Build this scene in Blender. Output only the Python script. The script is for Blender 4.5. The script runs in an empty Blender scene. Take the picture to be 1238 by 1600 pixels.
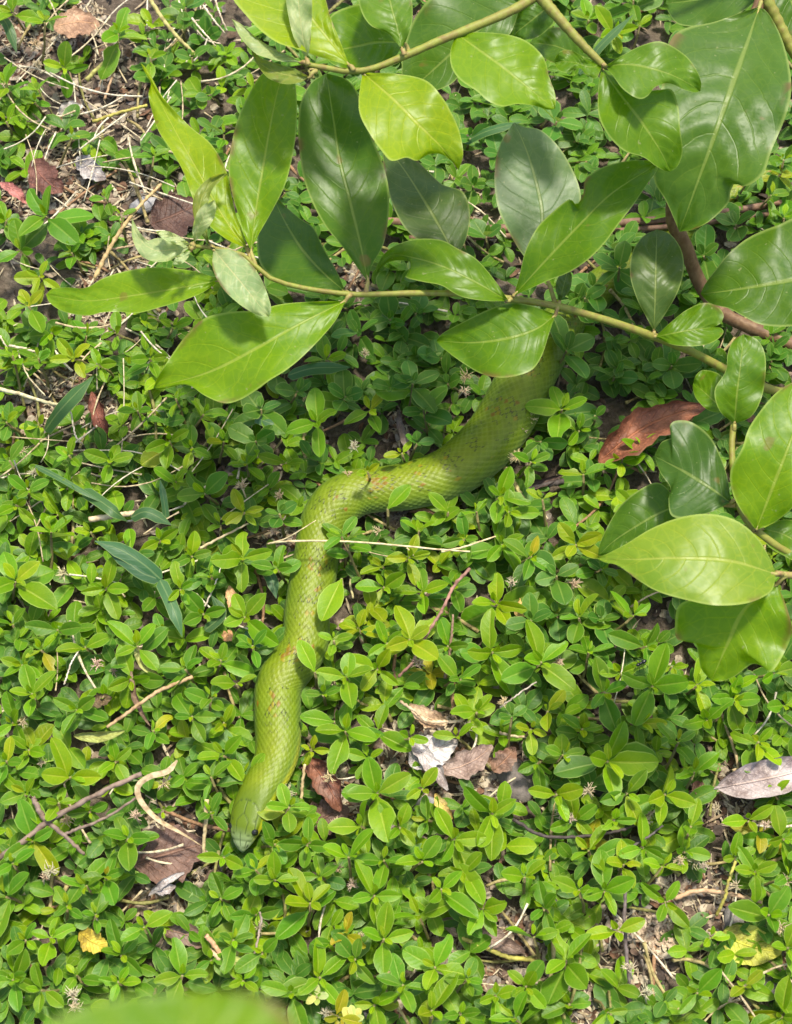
import bpy, math, random
import numpy as np
from mathutils import Vector, Matrix, noise as mnoise

# ------------------------------------------------------------------ camera, sky, sun, exposure
S = bpy.context.scene
C = S.collection
TILT = math.radians(25.0); DIST = 0.85; HF = math.tan(math.radians(14.0))
CAM = Vector((0.0, -DIST*math.sin(TILT), DIST*math.cos(TILT)))
cd = bpy.data.cameras.new('camera'); cam = bpy.data.objects.new('camera', cd); C.objects.link(cam)
cam.location = CAM; cam.rotation_euler = (TILT, 0, 0)
cd.sensor_fit = 'HORIZONTAL'; cd.sensor_width = 36.0; cd.lens = 18.0/HF
cd.clip_start = 0.01; cd.clip_end = 300.0
cd.dof.use_dof = True; cd.dof.focus_distance = 0.82; cd.dof.aperture_fstop = 28.0
S.camera = cam

SUN_DIR = Vector((0.16, 0.26, 1.0)).normalized()
elev = math.asin(SUN_DIR.z); azim = math.atan2(SUN_DIR.x, SUN_DIR.y)
w = bpy.data.worlds.new('World'); S.world = w; w.use_nodes = True
nt = w.node_tree
bg = nt.nodes['Background']
sky = nt.nodes.new('ShaderNodeTexSky'); sky.sky_type = 'NISHITA'; sky.sun_disc = False
sky.sun_elevation = elev; sky.sun_rotation = azim
sky.air_density = 1.0; sky.dust_density = 3.0; sky.ozone_density = 1.0
nt.links.new(sky.outputs[0], bg.inputs[0]); bg.inputs[1].default_value = 0.15
sl = bpy.data.lights.new('sun', 'SUN'); sl.energy = 3.2; sl.angle = math.radians(7.0); sl.color = (1.0, 0.94, 0.80)
so = bpy.data.objects.new('sun', sl); C.objects.link(so)
so.rotation_euler = (-SUN_DIR).to_track_quat('-Z', 'Y').to_euler(); so.location = SUN_DIR*5
S.view_settings.view_transform = 'Standard'; S.view_settings.look = 'None'
S.view_settings.gamma = 1.0; S.view_settings.use_curve_mapping = False
S.view_settings.exposure = 1.0
S.render.resolution_x = 792; S.render.resolution_y = 1024
S.render.engine = 'CYCLES'

rnd = random.Random(7)
PI = math.pi

# ------------------------------------------------------------------ helpers
RGT = Vector((1, 0, 0)); FWD = Vector((0, math.sin(TILT), -math.cos(TILT))); UPV = Vector((0, math.cos(TILT), math.sin(TILT)))
def ray(px, py):
    k = 2*HF/1238.0
    return FWD + RGT*((px-619)*k) + UPV*((800-py)*k)
def at(px, py, z=0.0):
    d = ray(px, py); t = (z-CAM.z)/d.z
    return CAM + d*t
def mpp(px, py, z=0.0):
    d = ray(px, py); t = (z-CAM.z)/d.z
    return t*2*HF/1238.0

def link(o, parent=None):
    C.objects.link(o)
    if parent: o.parent = parent
    return o
def tag(o, label=None, cat=None, group=None, kind=None):
    if label: o['label'] = label
    if cat: o['category'] = cat
    if group: o['group'] = group
    if kind: o['kind'] = kind
    return o
def empty(name, loc):
    o = bpy.data.objects.new(name, None); o.empty_display_size = 0.01
    C.objects.link(o); o.location = loc
    return o
def mesh(name, verts, faces, mats=(), uvs=None, smooth=True, midx=None, cols=None):
    me = bpy.data.meshes.new(name)
    me.from_pydata([tuple(v) for v in verts], [], faces)
    for m in mats: me.materials.append(m)
    if uvs is not None:
        ul = me.uv_layers.new(name='UVMap')
        li = np.empty(len(me.loops), dtype=np.int32); me.loops.foreach_get('vertex_index', li)
        ul.data.foreach_set('uv', np.asarray(uvs, dtype=np.float32)[li].ravel())
    if midx is not None: me.polygons.foreach_set('material_index', np.asarray(midx, dtype=np.int32))
    if cols is not None:
        a = me.color_attributes.new('Col', 'FLOAT_COLOR', 'POINT')
        a.data.foreach_set('color', np.asarray(cols, dtype=np.float32).ravel())
    me.polygons.foreach_set('use_smooth', np.full(len(me.polygons), smooth, dtype=bool))
    me.update()
    return me
def obj(name, me, parent=None, color=None):
    o = bpy.data.objects.new(name, me); link(o, parent)
    if color: o.color = (color[0], color[1], color[2], 1)
    return o

def crom(pts, n):
    """Catmull-Rom through pts, resampled to n points by arc length (any dimension)."""
    P = np.asarray(pts, dtype=float)
    if len(P) == 2:
        t = np.linspace(0, 1, n)[:, None]; return P[0]*(1-t)+P[1]*t
    Q = np.vstack([2*P[0]-P[1], P, 2*P[-1]-P[-2]])
    out = []
    for i in range(1, len(Q)-2):
        p0, p1, p2, p3 = Q[i-1], Q[i], Q[i+1], Q[i+2]
        t = np.linspace(0, 1, 16, endpoint=False)[:, None]
        out.append(0.5*((2*p1)+(-p0+p2)*t+(2*p0-5*p1+4*p2-p3)*t*t+(-p0+3*p1-3*p2+p3)*t**3))
    out.append(P[-1:]); D = np.vstack(out)
    seg = np.linalg.norm(np.diff(D[:, :min(3, D.shape[1])], axis=0), axis=1)
    s = np.concatenate([[0], np.cumsum(seg)]); u = np.linspace(0, s[-1], n)
    return np.stack([np.interp(u, s, D[:, k]) for k in range(D.shape[1])], axis=1)

def tube_data(pts, rad, nseg=8, off=0):
    """pts: list of Vector; rad: list"""
    V, F, U = [], [], []
    n = len(pts)
    ref = Vector((0.31, 0.17, 0.93)).normalized()
    for i, p in enumerate(pts):
        p = Vector(p)
        t = (Vector(pts[min(i+1, n-1)])-Vector(pts[max(i-1, 0)])).normalized()
        a = t.cross(ref)
        if a.length < 1e-4: a = t.cross(Vector((1, 0, 0)))
        a.normalize(); b = t.cross(a)
        for k in range(nseg):
            an = 2*PI*k/nseg
            V.append(p+(a*math.cos(an)+b*math.sin(an))*rad[i]); U.append((k/nseg, i/max(1, n-1)))
    for i in range(n-1):
        for k in range(nseg):
            F.append((off+i*nseg+k, off+i*nseg+(k+1) % nseg, off+(i+1)*nseg+(k+1) % nseg, off+(i+1)*nseg+k))
    F.append(tuple(off+k for k in reversed(range(nseg))))
    F.append(tuple(off+(n-1)*nseg+k for k in range(nseg)))
    return V, F, U
def tube(name, ctrl, r0, r1, mat, parent=None, n=24, nseg=8, color=None, knob=0.0, jit=0.0):
    P = crom([tuple(c) for c in ctrl], n)
    pts = [Vector(p) for p in P]
    for i, p in enumerate(pts):
        if jit: p += Vector((rnd.uniform(-jit, jit), rnd.uniform(-jit, jit), rnd.uniform(-jit, jit)*.5))
    rad = [(r0+(r1-r0)*i/(n-1))*(1+knob*max(0, math.sin(i*2.1+r0*9000))**6+rnd.uniform(-.06, .06)) for i in range(n)]
    V, F, U = tube_data(pts, rad, nseg)
    return obj(name, mesh(name, V, F, [mat], U), parent, color)

# ------------------------------------------------------------------ node materials
class N:
    def __init__(s, name):
        s.m = bpy.data.materials.new(name); s.m.use_nodes = True
        s.t = s.m.node_tree; s.t.nodes.clear()
        s.out = s.t.nodes.new('ShaderNodeOutputMaterial')
    def n(s, typ, **kw):
        nd = s.t.nodes.new('ShaderNode'+typ)
        for k, v in kw.items(): setattr(nd, k, v)
        return nd
    def put(s, sock, v):
        if hasattr(v, 'links') or isinstance(v, bpy.types.NodeSocket): s.t.links.new(v, sock)
        elif isinstance(v, tuple) and len(v) == 3 and sock.type == 'RGBA': sock.default_value = (*v, 1)
        else: sock.default_value = v
    def math(s, op, a, b=0.0, c=0.0, clamp=False):
        nd = s.n('Math', operation=op); nd.use_clamp = clamp
        s.put(nd.inputs[0], a); s.put(nd.inputs[1], b); s.put(nd.inputs[2], c); return nd.outputs[0]
    def mix(s, f, a, b, blend='MIX'):
        nd = s.n('Mix', data_type='RGBA', blend_type=blend)
        s.put(nd.inputs[0], f)
        s.put(nd.inputs[6], a if not isinstance(a, tuple) else (*a[:3], 1)); s.put(nd.inputs[7], b if not isinstance(b, tuple) else (*b[:3], 1))
        return nd.outputs[2]
    def smooth(s, x, lo, hi, a=0.0, b=1.0):
        nd = s.n('MapRange', interpolation_type='SMOOTHSTEP')
        s.put(nd.inputs[0], x); s.put(nd.inputs[1], lo); s.put(nd.inputs[2], hi); s.put(nd.inputs[3], a); s.put(nd.inputs[4], b)
        return nd.outputs[0]
    def noise(s, vec, scale, detail=4, rough=.55, out=0):
        nd = s.n('TexNoise'); s.put(nd.inputs['Vector'], vec); nd.inputs['Scale'].default_value = scale
        nd.inputs['Detail'].default_value = detail; nd.inputs['Roughness'].default_value = rough
        return nd.outputs[out]
    def ramp(s, f, stops):
        nd = s.n('ValToRGB'); s.put(nd.inputs[0], f); e = nd.color_ramp.elements
        while len(e) < len(stops): e.new(.5)
        for el, (p, c) in zip(e, stops): el.position = p; el.color = (*c, 1)
        return nd.outputs[0]
    def bump(s, h, strength, dist, normal=None):
        nd = s.n('Bump'); s.put(nd.inputs['Height'], h); nd.inputs['Strength'].default_value = strength
        nd.inputs['Distance'].default_value = dist
        if normal is not None: s.put(nd.inputs['Normal'], normal)
        return nd.outputs[0]
    def pbr(s, col, rough, nrm=None, spec=.5, coat=0.0):
        nd = s.n('BsdfPrincipled'); s.put(nd.inputs['Base Color'], col); s.put(nd.inputs['Roughness'], rough)
        nd.inputs['Specular IOR Level'].default_value = spec
        if coat: nd.inputs['Coat Weight'].default_value = coat; nd.inputs['Coat Roughness'].default_value = .25
        if nrm is not None: s.put(nd.inputs['Normal'], nrm)
        return nd.outputs[0]
    def done(s, sh): s.t.links.new(sh, s.out.inputs[0]); return s.m

def leaf_material(name, big, source='OBJECT'):
    q = N(name)
    uv = q.n('UVMap').outputs[0]
    sep = q.n('SeparateXYZ'); q.put(sep.inputs[0], uv)
    u = q.math('SUBTRACT', q.math('MULTIPLY', sep.outputs[0], 2.0), 1.0)
    au = q.math('ABSOLUTE', u); v = sep.outputs[1]
    tc = q.n('TexCoord'); oi = q.n('ObjectInfo')
    if source == 'OBJECT': base = oi.outputs['Color']
    else:
        at_ = q.n('Attribute'); at_.attribute_name = 'Col'; base = at_.outputs['Color']
    off = q.n('VectorMath', operation='ADD'); q.put(off.inputs[0], tc.outputs['Object'])
    cmb = q.n('CombineXYZ'); q.put(cmb.inputs[0], q.math('MULTIPLY', oi.outputs['Random'], 37.0)); q.put(cmb.inputs[1], q.math('MULTIPLY', oi.outputs['Random'], 91.0))
    q.put(off.inputs[1], cmb.outputs[0]); P = off.outputs[0]
    if big:
        n1 = q.noise(P, 28, 4); n2 = q.noise(P, 260, 3)
    elif source == 'OBJECT':
        n1 = q.noise(P, 2.2, 3); n2 = q.noise(P, 26, 2)
    else:
        n1 = q.noise(P, 130, 3); n2 = q.noise(P, 900, 2)
    col = q.mix(q.smooth(n1, .3, .72), base, q.mix(1.0, base, (.72, .86, .8), 'MULTIPLY'))
    col = q.mix(q.smooth(n2, .45, .8, 0, .35), col, q.mix(1.0, base, (1.35, 1.22, 1.0), 'MULTIPLY'))
    # veins
    nv = 8.0 if big else 6.0
    wob = q.math('MULTIPLY', q.math('SUBTRACT', n1, .5), .10 if big else .06)
    ph = q.math('MULTIPLY', q.math('ADD', q.math('SUBTRACT', v, q.math('MULTIPLY', q.math('POWER', au, 1.35), .24)), wob), nv)
    side = q.math('GREATER_THAN', u, 0.0)
    fr = q.math('FRACT', q.math('ADD', ph, q.math('MULTIPLY', side, .45)))
    dv = q.math('ABSOLUTE', q.math('SUBTRACT', fr, .5))
    sv = q.smooth(dv, 0.0, .055 if big else .10, 1.0, 0.0)
    sv = q.math('MULTIPLY', sv, q.smooth(au, .55, 1.0, 1.0, .1))
    mw = q.math('ADD', .030 if big else .07, q.math('MULTIPLY', q.math('SUBTRACT', 1.0, v), .045 if big else .10))
    mid = q.smooth(au, q.math('MULTIPLY', mw, .35), mw, 1.0, 0.0)
    veincol = q.mix(1.0, base, (1.9, 1.45, 1.9), 'MULTIPLY')
    col = q.mix(q.math('MULTIPLY', sv, .30 if big else .10), col, veincol)
    midcol = q.mix(.5 if big else .35, veincol, (.30, .36, .10))
    col = q.mix(q.math('MULTIPLY', mid, .75 if big else .6), col, midcol)
    if big:
        vo = q.n('TexVoronoi', feature='DISTANCE_TO_EDGE'); q.put(vo.inputs['Vector'], P); vo.inputs['Scale'].default_value = 165
        ret = q.smooth(vo.outputs[0], 0.0, .09, 1.0, 0.0)
        col = q.mix(q.math('MULTIPLY', ret, .17), col, veincol)
    # pale rim
    rim = q.smooth(au, .93 if big else .88, .985, 0.0, 1.0)
    col = q.mix(q.math('MULTIPLY', rim, .5), col, q.mix(.6, base, (.52, .60, .18)))
    # specks and blemishes
    if big:
        sp = q.smooth(q.noise(P, 75, 2), .70, .76); col = q.mix(q.math('MULTIPLY', sp, .5), col, (.20, .12, .03))
        dots = q.smooth(q.noise(P, 420, 1), .74, .78); col = q.mix(q.math('MULTIPLY', dots, .5), col, (.30, .32, .14))
        burn = q.math('MULTIPLY', q.smooth(au, .80, 1.0), q.smooth(q.noise(P, 40, 3), .58, .66)); col = q.mix(q.math('MULTIPLY', burn, .75), col, (.16, .075, .03))
        dust = q.smooth(q.noise(P, 14, 5, .7),   .5, .75, 0, .10); col = q.mix(dust, col, (.24, .27, .14))
    else:
        sp = q.smooth(q.noise(P, 9 if source == 'OBJECT' else 400, 2), .72, .78); col = q.mix(q.math('MULTIPLY', sp, .5), col, (.22, .17, .04))
    geo = q.n('NewGeometry')
    back = q.mix(.5, q.mix(1.0, col, (1.15, 1.1, 1.5), 'MULTIPLY'), (.20, .27, .12))
    col = q.mix(geo.outputs['Backfacing'], col, back)
    # relief
    lam = q.math('MULTIPLY', q.math('SINE', q.math('MULTIPLY', ph, 2*PI)), q.math('SUBTRACT', 1.0, au))
    h = q.math('ADD', q.math('MULTIPLY', sv, -.5), q.math('MULTIPLY', mid, -1.0))
    h = q.math('ADD', h, q.math('MULTIPLY', lam, .5 if big else .25))
    h = q.math('ADD', h, q.math('MULTIPLY', n2, .3))
    if big: h = q.math('ADD', h, q.math('MULTIPLY', ret, -.04))
    if big: h = q.math('ADD', h, q.math('MULTIPLY', q.noise(P, 70, 3), 2.2))
    nr = q.bump(h, .35 if big else .35, .0007 if big else (.0004 if source == 'OBJECT' else .0004))
    rough = q.math('ADD', .32 if big else .36, q.math('MULTIPLY', n1, .14))
    rough = q.math('ADD', rough, q.math('MULTIPLY', geo.outputs['Backfacing'], .25))
    sh = q.pbr(col, rough, nr, .34 if big else .26)
    tr = q.n('BsdfTranslucent'); q.put(tr.inputs[0], q.mix(1.0, col, (1.55, 1.5, .45), 'MULTIPLY'))
    ms = q.n('MixShader'); ms.inputs[0].default_value = .47 if big else .36
    q.t.links.new(sh, ms.inputs[1]); q.t.links.new(tr.outputs[0], ms.inputs[2])
    return q.done(ms.outputs[0])

M_BIG = leaf_material('shrub_leaf', True)
M_LEAF = leaf_material('sprig_leaf', False)
M_MASS = leaf_material('mass_leaf', False, 'ATTR')

def bark_material(name, c1, c2, scale=300, rough=.6, useobj=False):
    q = N(name); tc = q.n('TexCoord'); P = tc.outputs['Object']
    mp = q.n('Mapping'); q.put(mp.inputs[0], P); mp.inputs['Scale'].default_value = (1, 1, .6)
    n = q.noise(mp.outputs[0], scale, 5); n2 = q.noise(mp.outputs[0], scale*.18, 3)
    if useobj:
        oc = q.n('ObjectInfo').outputs['Color']
        col = q.mix(q.smooth(n, .35, .7), oc, q.mix(1.0, oc, (.5, .45, .4), 'MULTIPLY'))
        col = q.mix(q.smooth(n2, .5, .7, 0, .5), col, q.mix(1.0, oc, (1.5, 1.4, 1.3), 'MULTIPLY'))
    else:
        col = q.mix(q.smooth(n, .35, .7), c1, c2)
        col = q.mix(q.smooth(n2, .45, .65, 0, .6), col, q.mix(.5, c1, c2))
    return q.done(q.pbr(col, rough, q.bump(n, .6, .0006), .35))
M_STEM = bark_material('green_stem', (.20, .22, .03), (.17, .13, .03))
M_WOOD = bark_material('brown_stem', (.11, .055, .025), (.20, .12, .06))
M_PETI = bark_material('petiole', (.26, .25, .06), (.24, .15, .06))
M_SPST = bark_material('sprig_stem', (.16, .17, .04), (.20, .13, .06), 500)
M_DRY = bark_material('dry_straw', (0, 0, 0), (0, 0, 0), 350, .7, True)

def dead_material():
    q = N('dead_leaf'); uv = q.n('UVMap').outputs[0]
    sep = q.n('SeparateXYZ'); q.put(sep.inputs[0], uv)
    u = q.math('SUBTRACT', q.math('MULTIPLY', sep.outputs[0], 2.0), 1.0); au = q.math('ABSOLUTE', u); v = sep.outputs[1]
    oc = q.n('ObjectInfo').outputs['Color']; P = q.n('TexCoord').outputs['Object']
    n = q.noise(P, 90, 5); n2 = q.noise(P, 600, 4); n3 = q.noise(P, 35, 3)
    col = q.mix(q.smooth(n, .35, .68), oc, q.mix(1.0, oc, (.42, .36, .34), 'MULTIPLY'))
    col = q.mix(q.smooth(n2, .5, .75, 0, .5), col, q.mix(1.0, oc, (1.7, 1.6, 1.5), 'MULTIPLY'))
    col = q.mix(q.smooth(n3, .58, .7, 0, .4), col, (.25, .21, .17))
    ph = q.math('MULTIPLY', q.math('SUBTRACT', v, q.math('MULTIPLY', au, .25)), 9.0)
    dv = q.math('ABSOLUTE', q.math('SUBTRACT', q.math('FRACT', ph), .5))
    sv = q.smooth(dv, 0, .1, 1, 0); mid = q.smooth(au, .02, .07, 1, 0)
    ve = q.math('MAXIMUM', q.math('MULTIPLY', sv, .4), mid)
    col = q.mix(q.math('MULTIPLY', ve, .45), col, q.mix(1.0, oc, (1.5, 1.3, 1.1), 'MULTIPLY'))
    h = q.math('ADD', q.math('MULTIPLY', ve, .8), q.math('MULTIPLY', n2, .8)); h = q.math('ADD', h, q.math('MULTIPLY', n, 1.2))
    return q.done(q.pbr(col, .55, q.bump(h, .8, .0012), .35))
M_DEAD = dead_material()
def stone_material():
    q = N('stone'); P = q.n('TexCoord').outputs['Object']; oc = q.n('ObjectInfo').outputs['Color']
    n = q.noise(P, 120, 6, .65); n2 = q.noise(P, 900, 3)
    col = q.mix(q.smooth(n, .35, .7), oc, q.mix(1.0, oc, (2.0, 1.9, 1.8), 'MULTIPLY'))
    return q.done(q.pbr(col, .8, q.bump(q.math('ADD', n, q.math('MULTIPLY', n2, .4)), .7, .0015), .3))
M_STONE = stone_material()
def soil_material():
    q = N('soil'); P = q.n('TexCoord').outputs['Object']
    n = q.noise(P, 22, 6, .65); n2 = q.noise(P, 190, 5, .7); n3 = q.noise(P, 5, 4)
    vo = q.n('TexVoronoi'); q.put(vo.inputs['Vector'], P); vo.inputs['Scale'].default_value = 260
    col = q.ramp(q.math('ADD', q.math('MULTIPLY', n2, .6), q.math('MULTIPLY', n, .4)), [(.32, (.026, .020, .015)), (.47, (.075, .056, .042)), (.58, (.15, .12, .09)), (.72, (.30, .25, .20))])
    col = q.mix(.35, col, q.mix(q.math('FRACT', q.math('MULTIPLY', vo.outputs['Distance'], 7.3)), (.04, .03, .022), (.21, .165, .12)))
    # weedy growth beyond the built patch
    geo = q.n('VectorMath', operation='LENGTH'); q.put(geo.inputs[0], P)
    far = q.smooth(geo.outputs['Value'], .55, .95)
    g = q.math('MULTIPLY', far, q.smooth(n3, .3, .5))
    col = q.mix(g, col, q.mix(n2, (.03, .075, .012), (.09, .16, .03)))
    h = q.math('ADD', n2, q.math('MULTIPLY', vo.outputs['Distance'], .7))
    return q.done(q.pbr(col, .9, q.bump(h, .9, .004), .2))
M_SOIL = soil_material()
def flake_material():
    q = N('litter'); a = q.n('Attribute'); a.attribute_name = 'Col'; P = q.n('TexCoord').outputs['Object']
    n = q.noise(P, 500, 4)
    col = q.mix(q.smooth(n, .4, .7), a.outputs['Color'], q.mix(1.0, a.outputs['Color'], (.5, .46, .42), 'MULTIPLY'))
    return q.done(q.pbr(col, .75, q.bump(n, .7, .0008), .25))
M_FLAKE = flake_material()

# ------------------------------------------------------------------ ground
def build_ground():
    n = 170
    t = np.linspace(-1, 1, n); c = np.sign(t)*(np.abs(t)*.75+np.abs(t)**9*60)
    V = []; F = []
    for j in range(n):
        for i in range(n):
            x, y = c[i], c[j]
            z = 0.0
            if abs(x) < 1.2 and abs(y) < 1.2:
                z = .0035*mnoise.noise(Vector((x*18, y*18, 0)))+.0018*mnoise.noise(Vector((x*70, y*70, 3)))-.002
            else: z = .03*mnoise.noise(Vector((x*.8, y*.8, 0)))-.002
            V.append((x, y, z))
    for j in range(n-1):
        for i in range(n-1):
            a = j*n+i; F.append((a, a+1, a+n+1, a+n))
    o = obj('ground', mesh('ground', V, F, [M_SOIL])); tag(o, kind='structure')
build_ground()
def gz(x, y): return .0035*mnoise.noise(Vector((x*18, y*18, 0)))+.0018*mnoise.noise(Vector((x*70, y*70, 3)))-.002

BARE = [(165,150,62),(240,330,58),(95,255,45),(275,1370,62),(265,1300,45),(715,1190,68),(790,1205,45),(1000,1465,62),(1120,1420,58),(800,1490,52),(700,1460,40),
        (510,1240,42),(930,1570,45),(1150,1240,55),(1180,1560,30),(610,830,26),(60,620,45),(170,640,36),(120,40,36),(1060,1370,40),(640,670,24),(560,1575,22),(440,845,22),(20,300,34),(640,1180,40),(560,440,30),(700,330,40),(30,70,40),(110,300,36),(150,480,36),(95,610,36),(190,420,40)]
def bare(px, py, k=1.0):
    b = 0.0
    for x, y, r in BARE:
        d = math.hypot(px-x, py-y)/(r*k)
        if d < 1: b = max(b, min(1, (1-d)*2.2))
    return b

# ------------------------------------------------------------------ snake
SPATH = [(379,1329,5),(379,1323,12),(380,1313,19),(382,1302,24),(385,1290,28.5),(389,1276,31.5),(394,1260,33),(402,1243,33.5),(413,1224,34),(424,1204,35),(432,1182,36),(435,1155,37),(434,1125,38),
 (434,1095,38),(435,1078,38.5),(441,1060,39),(454,1042,39.5),(469,1022,39),(477,1002,38),(479,983,37.5),(480,958,37.5),(485,930,38),(490,900,37.5),(495,868,37),(501,836,38),(511,808,40),(530,785,42),(558,770,40),(592,765,39),(630,761,41),(668,752,43),
 (705,738,45.5),(738,715,47.5),(768,685,48),(792,650,48),(811,613,47),(832,573,45),(857,533,41),(888,495,36),(922,464,34),(957,437,32),(1003,408,28),(1062,368,26),(1120,322,24),(1182,279,23),(1260,252,20),(1340,240,15),(1410,238,9),(1460,236,3)]
def build_snake():
    pts = []
    for i, (px, py, hw) in enumerate(SPATH):
        lift = .0045
        r = hw*mpp(px, py, .015)*.945
        zc = max(r*.80, .006)+lift
        if i < 14: zc = zc+(.0195-.0009*max(0, 4-i)-zc)*min(1, (14-i)/7)
        if px > 850: zc = zc-.0095*min(1, (px-850)/60)
        p = at(px, py, zc); pts.append((p.x, p.y, p.z, r))
    L = .0042; W_COL = 52; SUB = 5
    D = crom(pts, 4000)
    seg = np.linalg.norm(np.diff(D[:, :3], axis=0), axis=1); total = seg.sum()
    s_d = np.concatenate([[0], np.cumsum(seg)])
    ns = int(total/L*SUB)+1
    s = np.linspace(0, total, ns); s[:60] = np.linspace(0, s[60]**.5, 61)[:60]**2*1.0 if False else s[:60]
    P = np.stack([np.interp(s, s_d, D[:, k]) for k in range(4)], axis=1)
    # smooth z and r
    T = np.gradient(P[:, :3], axis=0); T /= np.linalg.norm(T, axis=1)[:, None]
    Z = np.array([0, 0, 1.0]); sd = np.cross(T, Z); sd /= np.linalg.norm(sd, axis=1)[:, None]
    up = np.cross(sd, T)
    roll = np.radians(20)*np.clip(1-(s-.026)/.05, 0, 1)+np.radians(6)*np.sin(s*30)*np.clip((s-.06)/.05, 0, 1)
    up2 = up*np.cos(roll)[:, None]-sd*np.sin(roll)[:, None]
    sd2 = sd*np.cos(roll)[:, None]+up*np.sin(roll)[:, None]
    na = W_COL*SUB
    ph = np.arange(na)/na*2*np.pi   # 0 = back, + to sd
    phs = np.where(ph > np.pi, ph-2*np.pi, ph)
    SS, PH = np.meshgrid(s, phs, indexing='ij')
    R = P[:, 3][:, None]
    head = np.clip(1-(SS-.021)/.014, 0, 1); head = head*head*(3-2*head)
    # cross-section: slightly flattened, head flatter with a canthal edge
    cx = np.sin(PH); cz = np.cos(PH)
    ex = 1.0; hz = .74-.10*head
    X = R*np.sign(cx)*np.abs(cx)**(1-.12*head); Y = R*hz*np.sign(cz)*np.abs(cz)**(1+.0*head)
    Y = np.where(cz < 0, Y*(.82), Y)
    Y = np.where((cz > 0), Y*(1-.05*head), Y)
    # snout bluntness handled by radius
    # scale pattern
    uu = SS/L; cc = PH/(2*np.pi)*W_COL
    def lattice(uo, co):
        # diamond lattice, centres at (k, 2m) and (k+.5, 2m+1)
        a = np.round((co)/2)*2; k1 = np.round(uo); d1 = np.abs(uo-k1)*2+np.abs(co-a)
        b = np.round((co-1)/2)*2+1; k2 = np.round(uo-.5)+.5; d2 = np.abs(uo-k2)*2+np.abs(co-b)
        f = d1 < d2
        return np.where(f, d1, d2), np.where(f, k1, k2), np.where(f, a, b), np.where(f, uo-k1, uo-k2)
    d, kk, cl, du = lattice(uu, cc)
    d = np.clip(d, 0, 1)
    body = 1-head
    sc = (1-np.clip((d-.50)/.50, 0, 1)**2)
    relief = .00022*sc+.00048*sc*(du+.1)
    belly = np.clip((np.abs(PH)-2.2)/.25, 0, 1)
    amp = np.clip(P[:, 3]/.012, .25, 1.15)[:, None]
    rel_h = np.clip((SS-.0215)/.012, 0, 1)
    disp = relief*rel_h*(1-belly)*amp
    # head plates: grooves in (lateral, along) coordinates, mm
    Xm = X*1000; Sm = SS*1000
    segs = []
    def pl(*p):
        for a, b in zip(p[:-1], p[1:]): segs.append((a, b))
    for g in (-1, 1):
        pl((g*0, 2.0), (g*2.2, 1.7)); pl((g*2.2, 1.7), (g*3.4, 4.9)); pl((0, 4.9), (g*3.4, 4.9), (g*5.2, 5.2))
        pl((0, 8.2), (g*2.6, 8.0), (g*5.4, 7.2)); pl((g*2.6, 8.0), (g*3.1, 12.8), (0, 16.4)); pl((g*3.1, 12.8), (g*6.4, 13.4)); pl((g*5.4, 7.2), (g*6.4, 10.2), (g*6.6, 13.4), (g*7.0, 18.2), (g*4.6, 21.6), (0, 23.0))
    pl((0, 2.0), (0, 8.2)); pl((0, 16.4), (0, 23.0))
    gd = np.full(SS.shape, 9.0)
    sel = np.where(s < .03)[0]; m = sel.max()+1
    for a, b in segs:
        ax, ay = a; bx, by = b; vx, vy = bx-ax, by-ay
        t = np.clip(((Xm[:m]-ax)*vx+(Sm[:m]-ay)*vy)/(vx*vx+vy*vy), 0, 1)
        gd[:m] = np.minimum(gd[:m], np.hypot(Xm[:m]-ax-t*vx, Sm[:m]-ay-t*vy))
    topm = (np.cos(PH) > .05)
    groove = np.clip(1-gd/.33, 0, 1)*topm
    disp = disp-.00035*groove
    # labial plates and mouth line on the side of the head
    side = np.abs(PH)
    mouth = np.clip(1-np.abs(side-1.62-.05*np.sin(SS*160))/.055, 0, 1)*(SS < .023)
    lab = np.clip(1-np.abs(((SS*1000) % 3.1)-1.55)/.12, 0, 1)*(side > 1.2)*(side < 2.0)*(SS < .023)
    disp = disp-.0006*mouth-.00018*lab
    # brow ridge over the eye
    brow = np.exp(-((SS-.0095)/.0030)**2)*np.exp(-((side-.95)/.22)**2); disp = disp+.0007*brow
    pit = np.exp(-((SS-.0095)/.0022)**2)*np.exp(-((side-1.30)/.2)**2); disp = disp-.0006*pit
    nost = np.exp(-((SS-.0022)/.0006)**2)*np.exp(-((side-1.0)/.16)**2); disp = disp-.0005*nost
    nx, nz = X/np.maximum(R, 1e-6), Y/np.maximum(R, 1e-6)
    nl = np.hypot(nx, nz)+1e-6; nx, nz = nx/nl, nz/nl
    X = X+nx*disp; Y = Y+nz*disp
    co = P[:, None, :3]+sd2[:, None, :]*X[..., None]+up2[:, None, :]*Y[..., None]
    # ---- colours
    rs = np.random.RandomState(3)
    h1 = rs.rand(4000, 80); h2 = rs.rand(4000, 80)
    ki = (kk*2).astype(int) % 4000; ci = (cl.astype(int)+40) % 80
    j1 = h1[ki, ci]; j2 = h2[ki, ci]
    lat = np.clip(side/1.45, 0, 1.2)
    mixf = lambda f, a, b: a*(1-f[..., None])+b*f[..., None]
    cA = np.array([.138, .172, .002]); cB = np.array([.084, .138, .004]); cS = np.array([.105, .158, .040]); cBelly = np.array([.26, .30, .13])
    col = mixf(np.clip(lat*1.25, 0, 1), np.broadcast_to(cA, SS.shape+(3,)), np.broadcast_to(cB, SS.shape+(3,)))
    col = mixf(np.clip((lat-.62)/.4, 0, 1), col, np.broadcast_to(cS, SS.shape+(3,)))
    col = mixf(np.clip((lat-1.02)/.2, 0, 1), col, np.broadcast_to(cBelly, SS.shape+(3,)))
    col = col*(1+.22*(j1-.5))[..., None]
    edge = np.clip((d-.72)/.2, 0, 1)*body*(1-belly)
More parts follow.
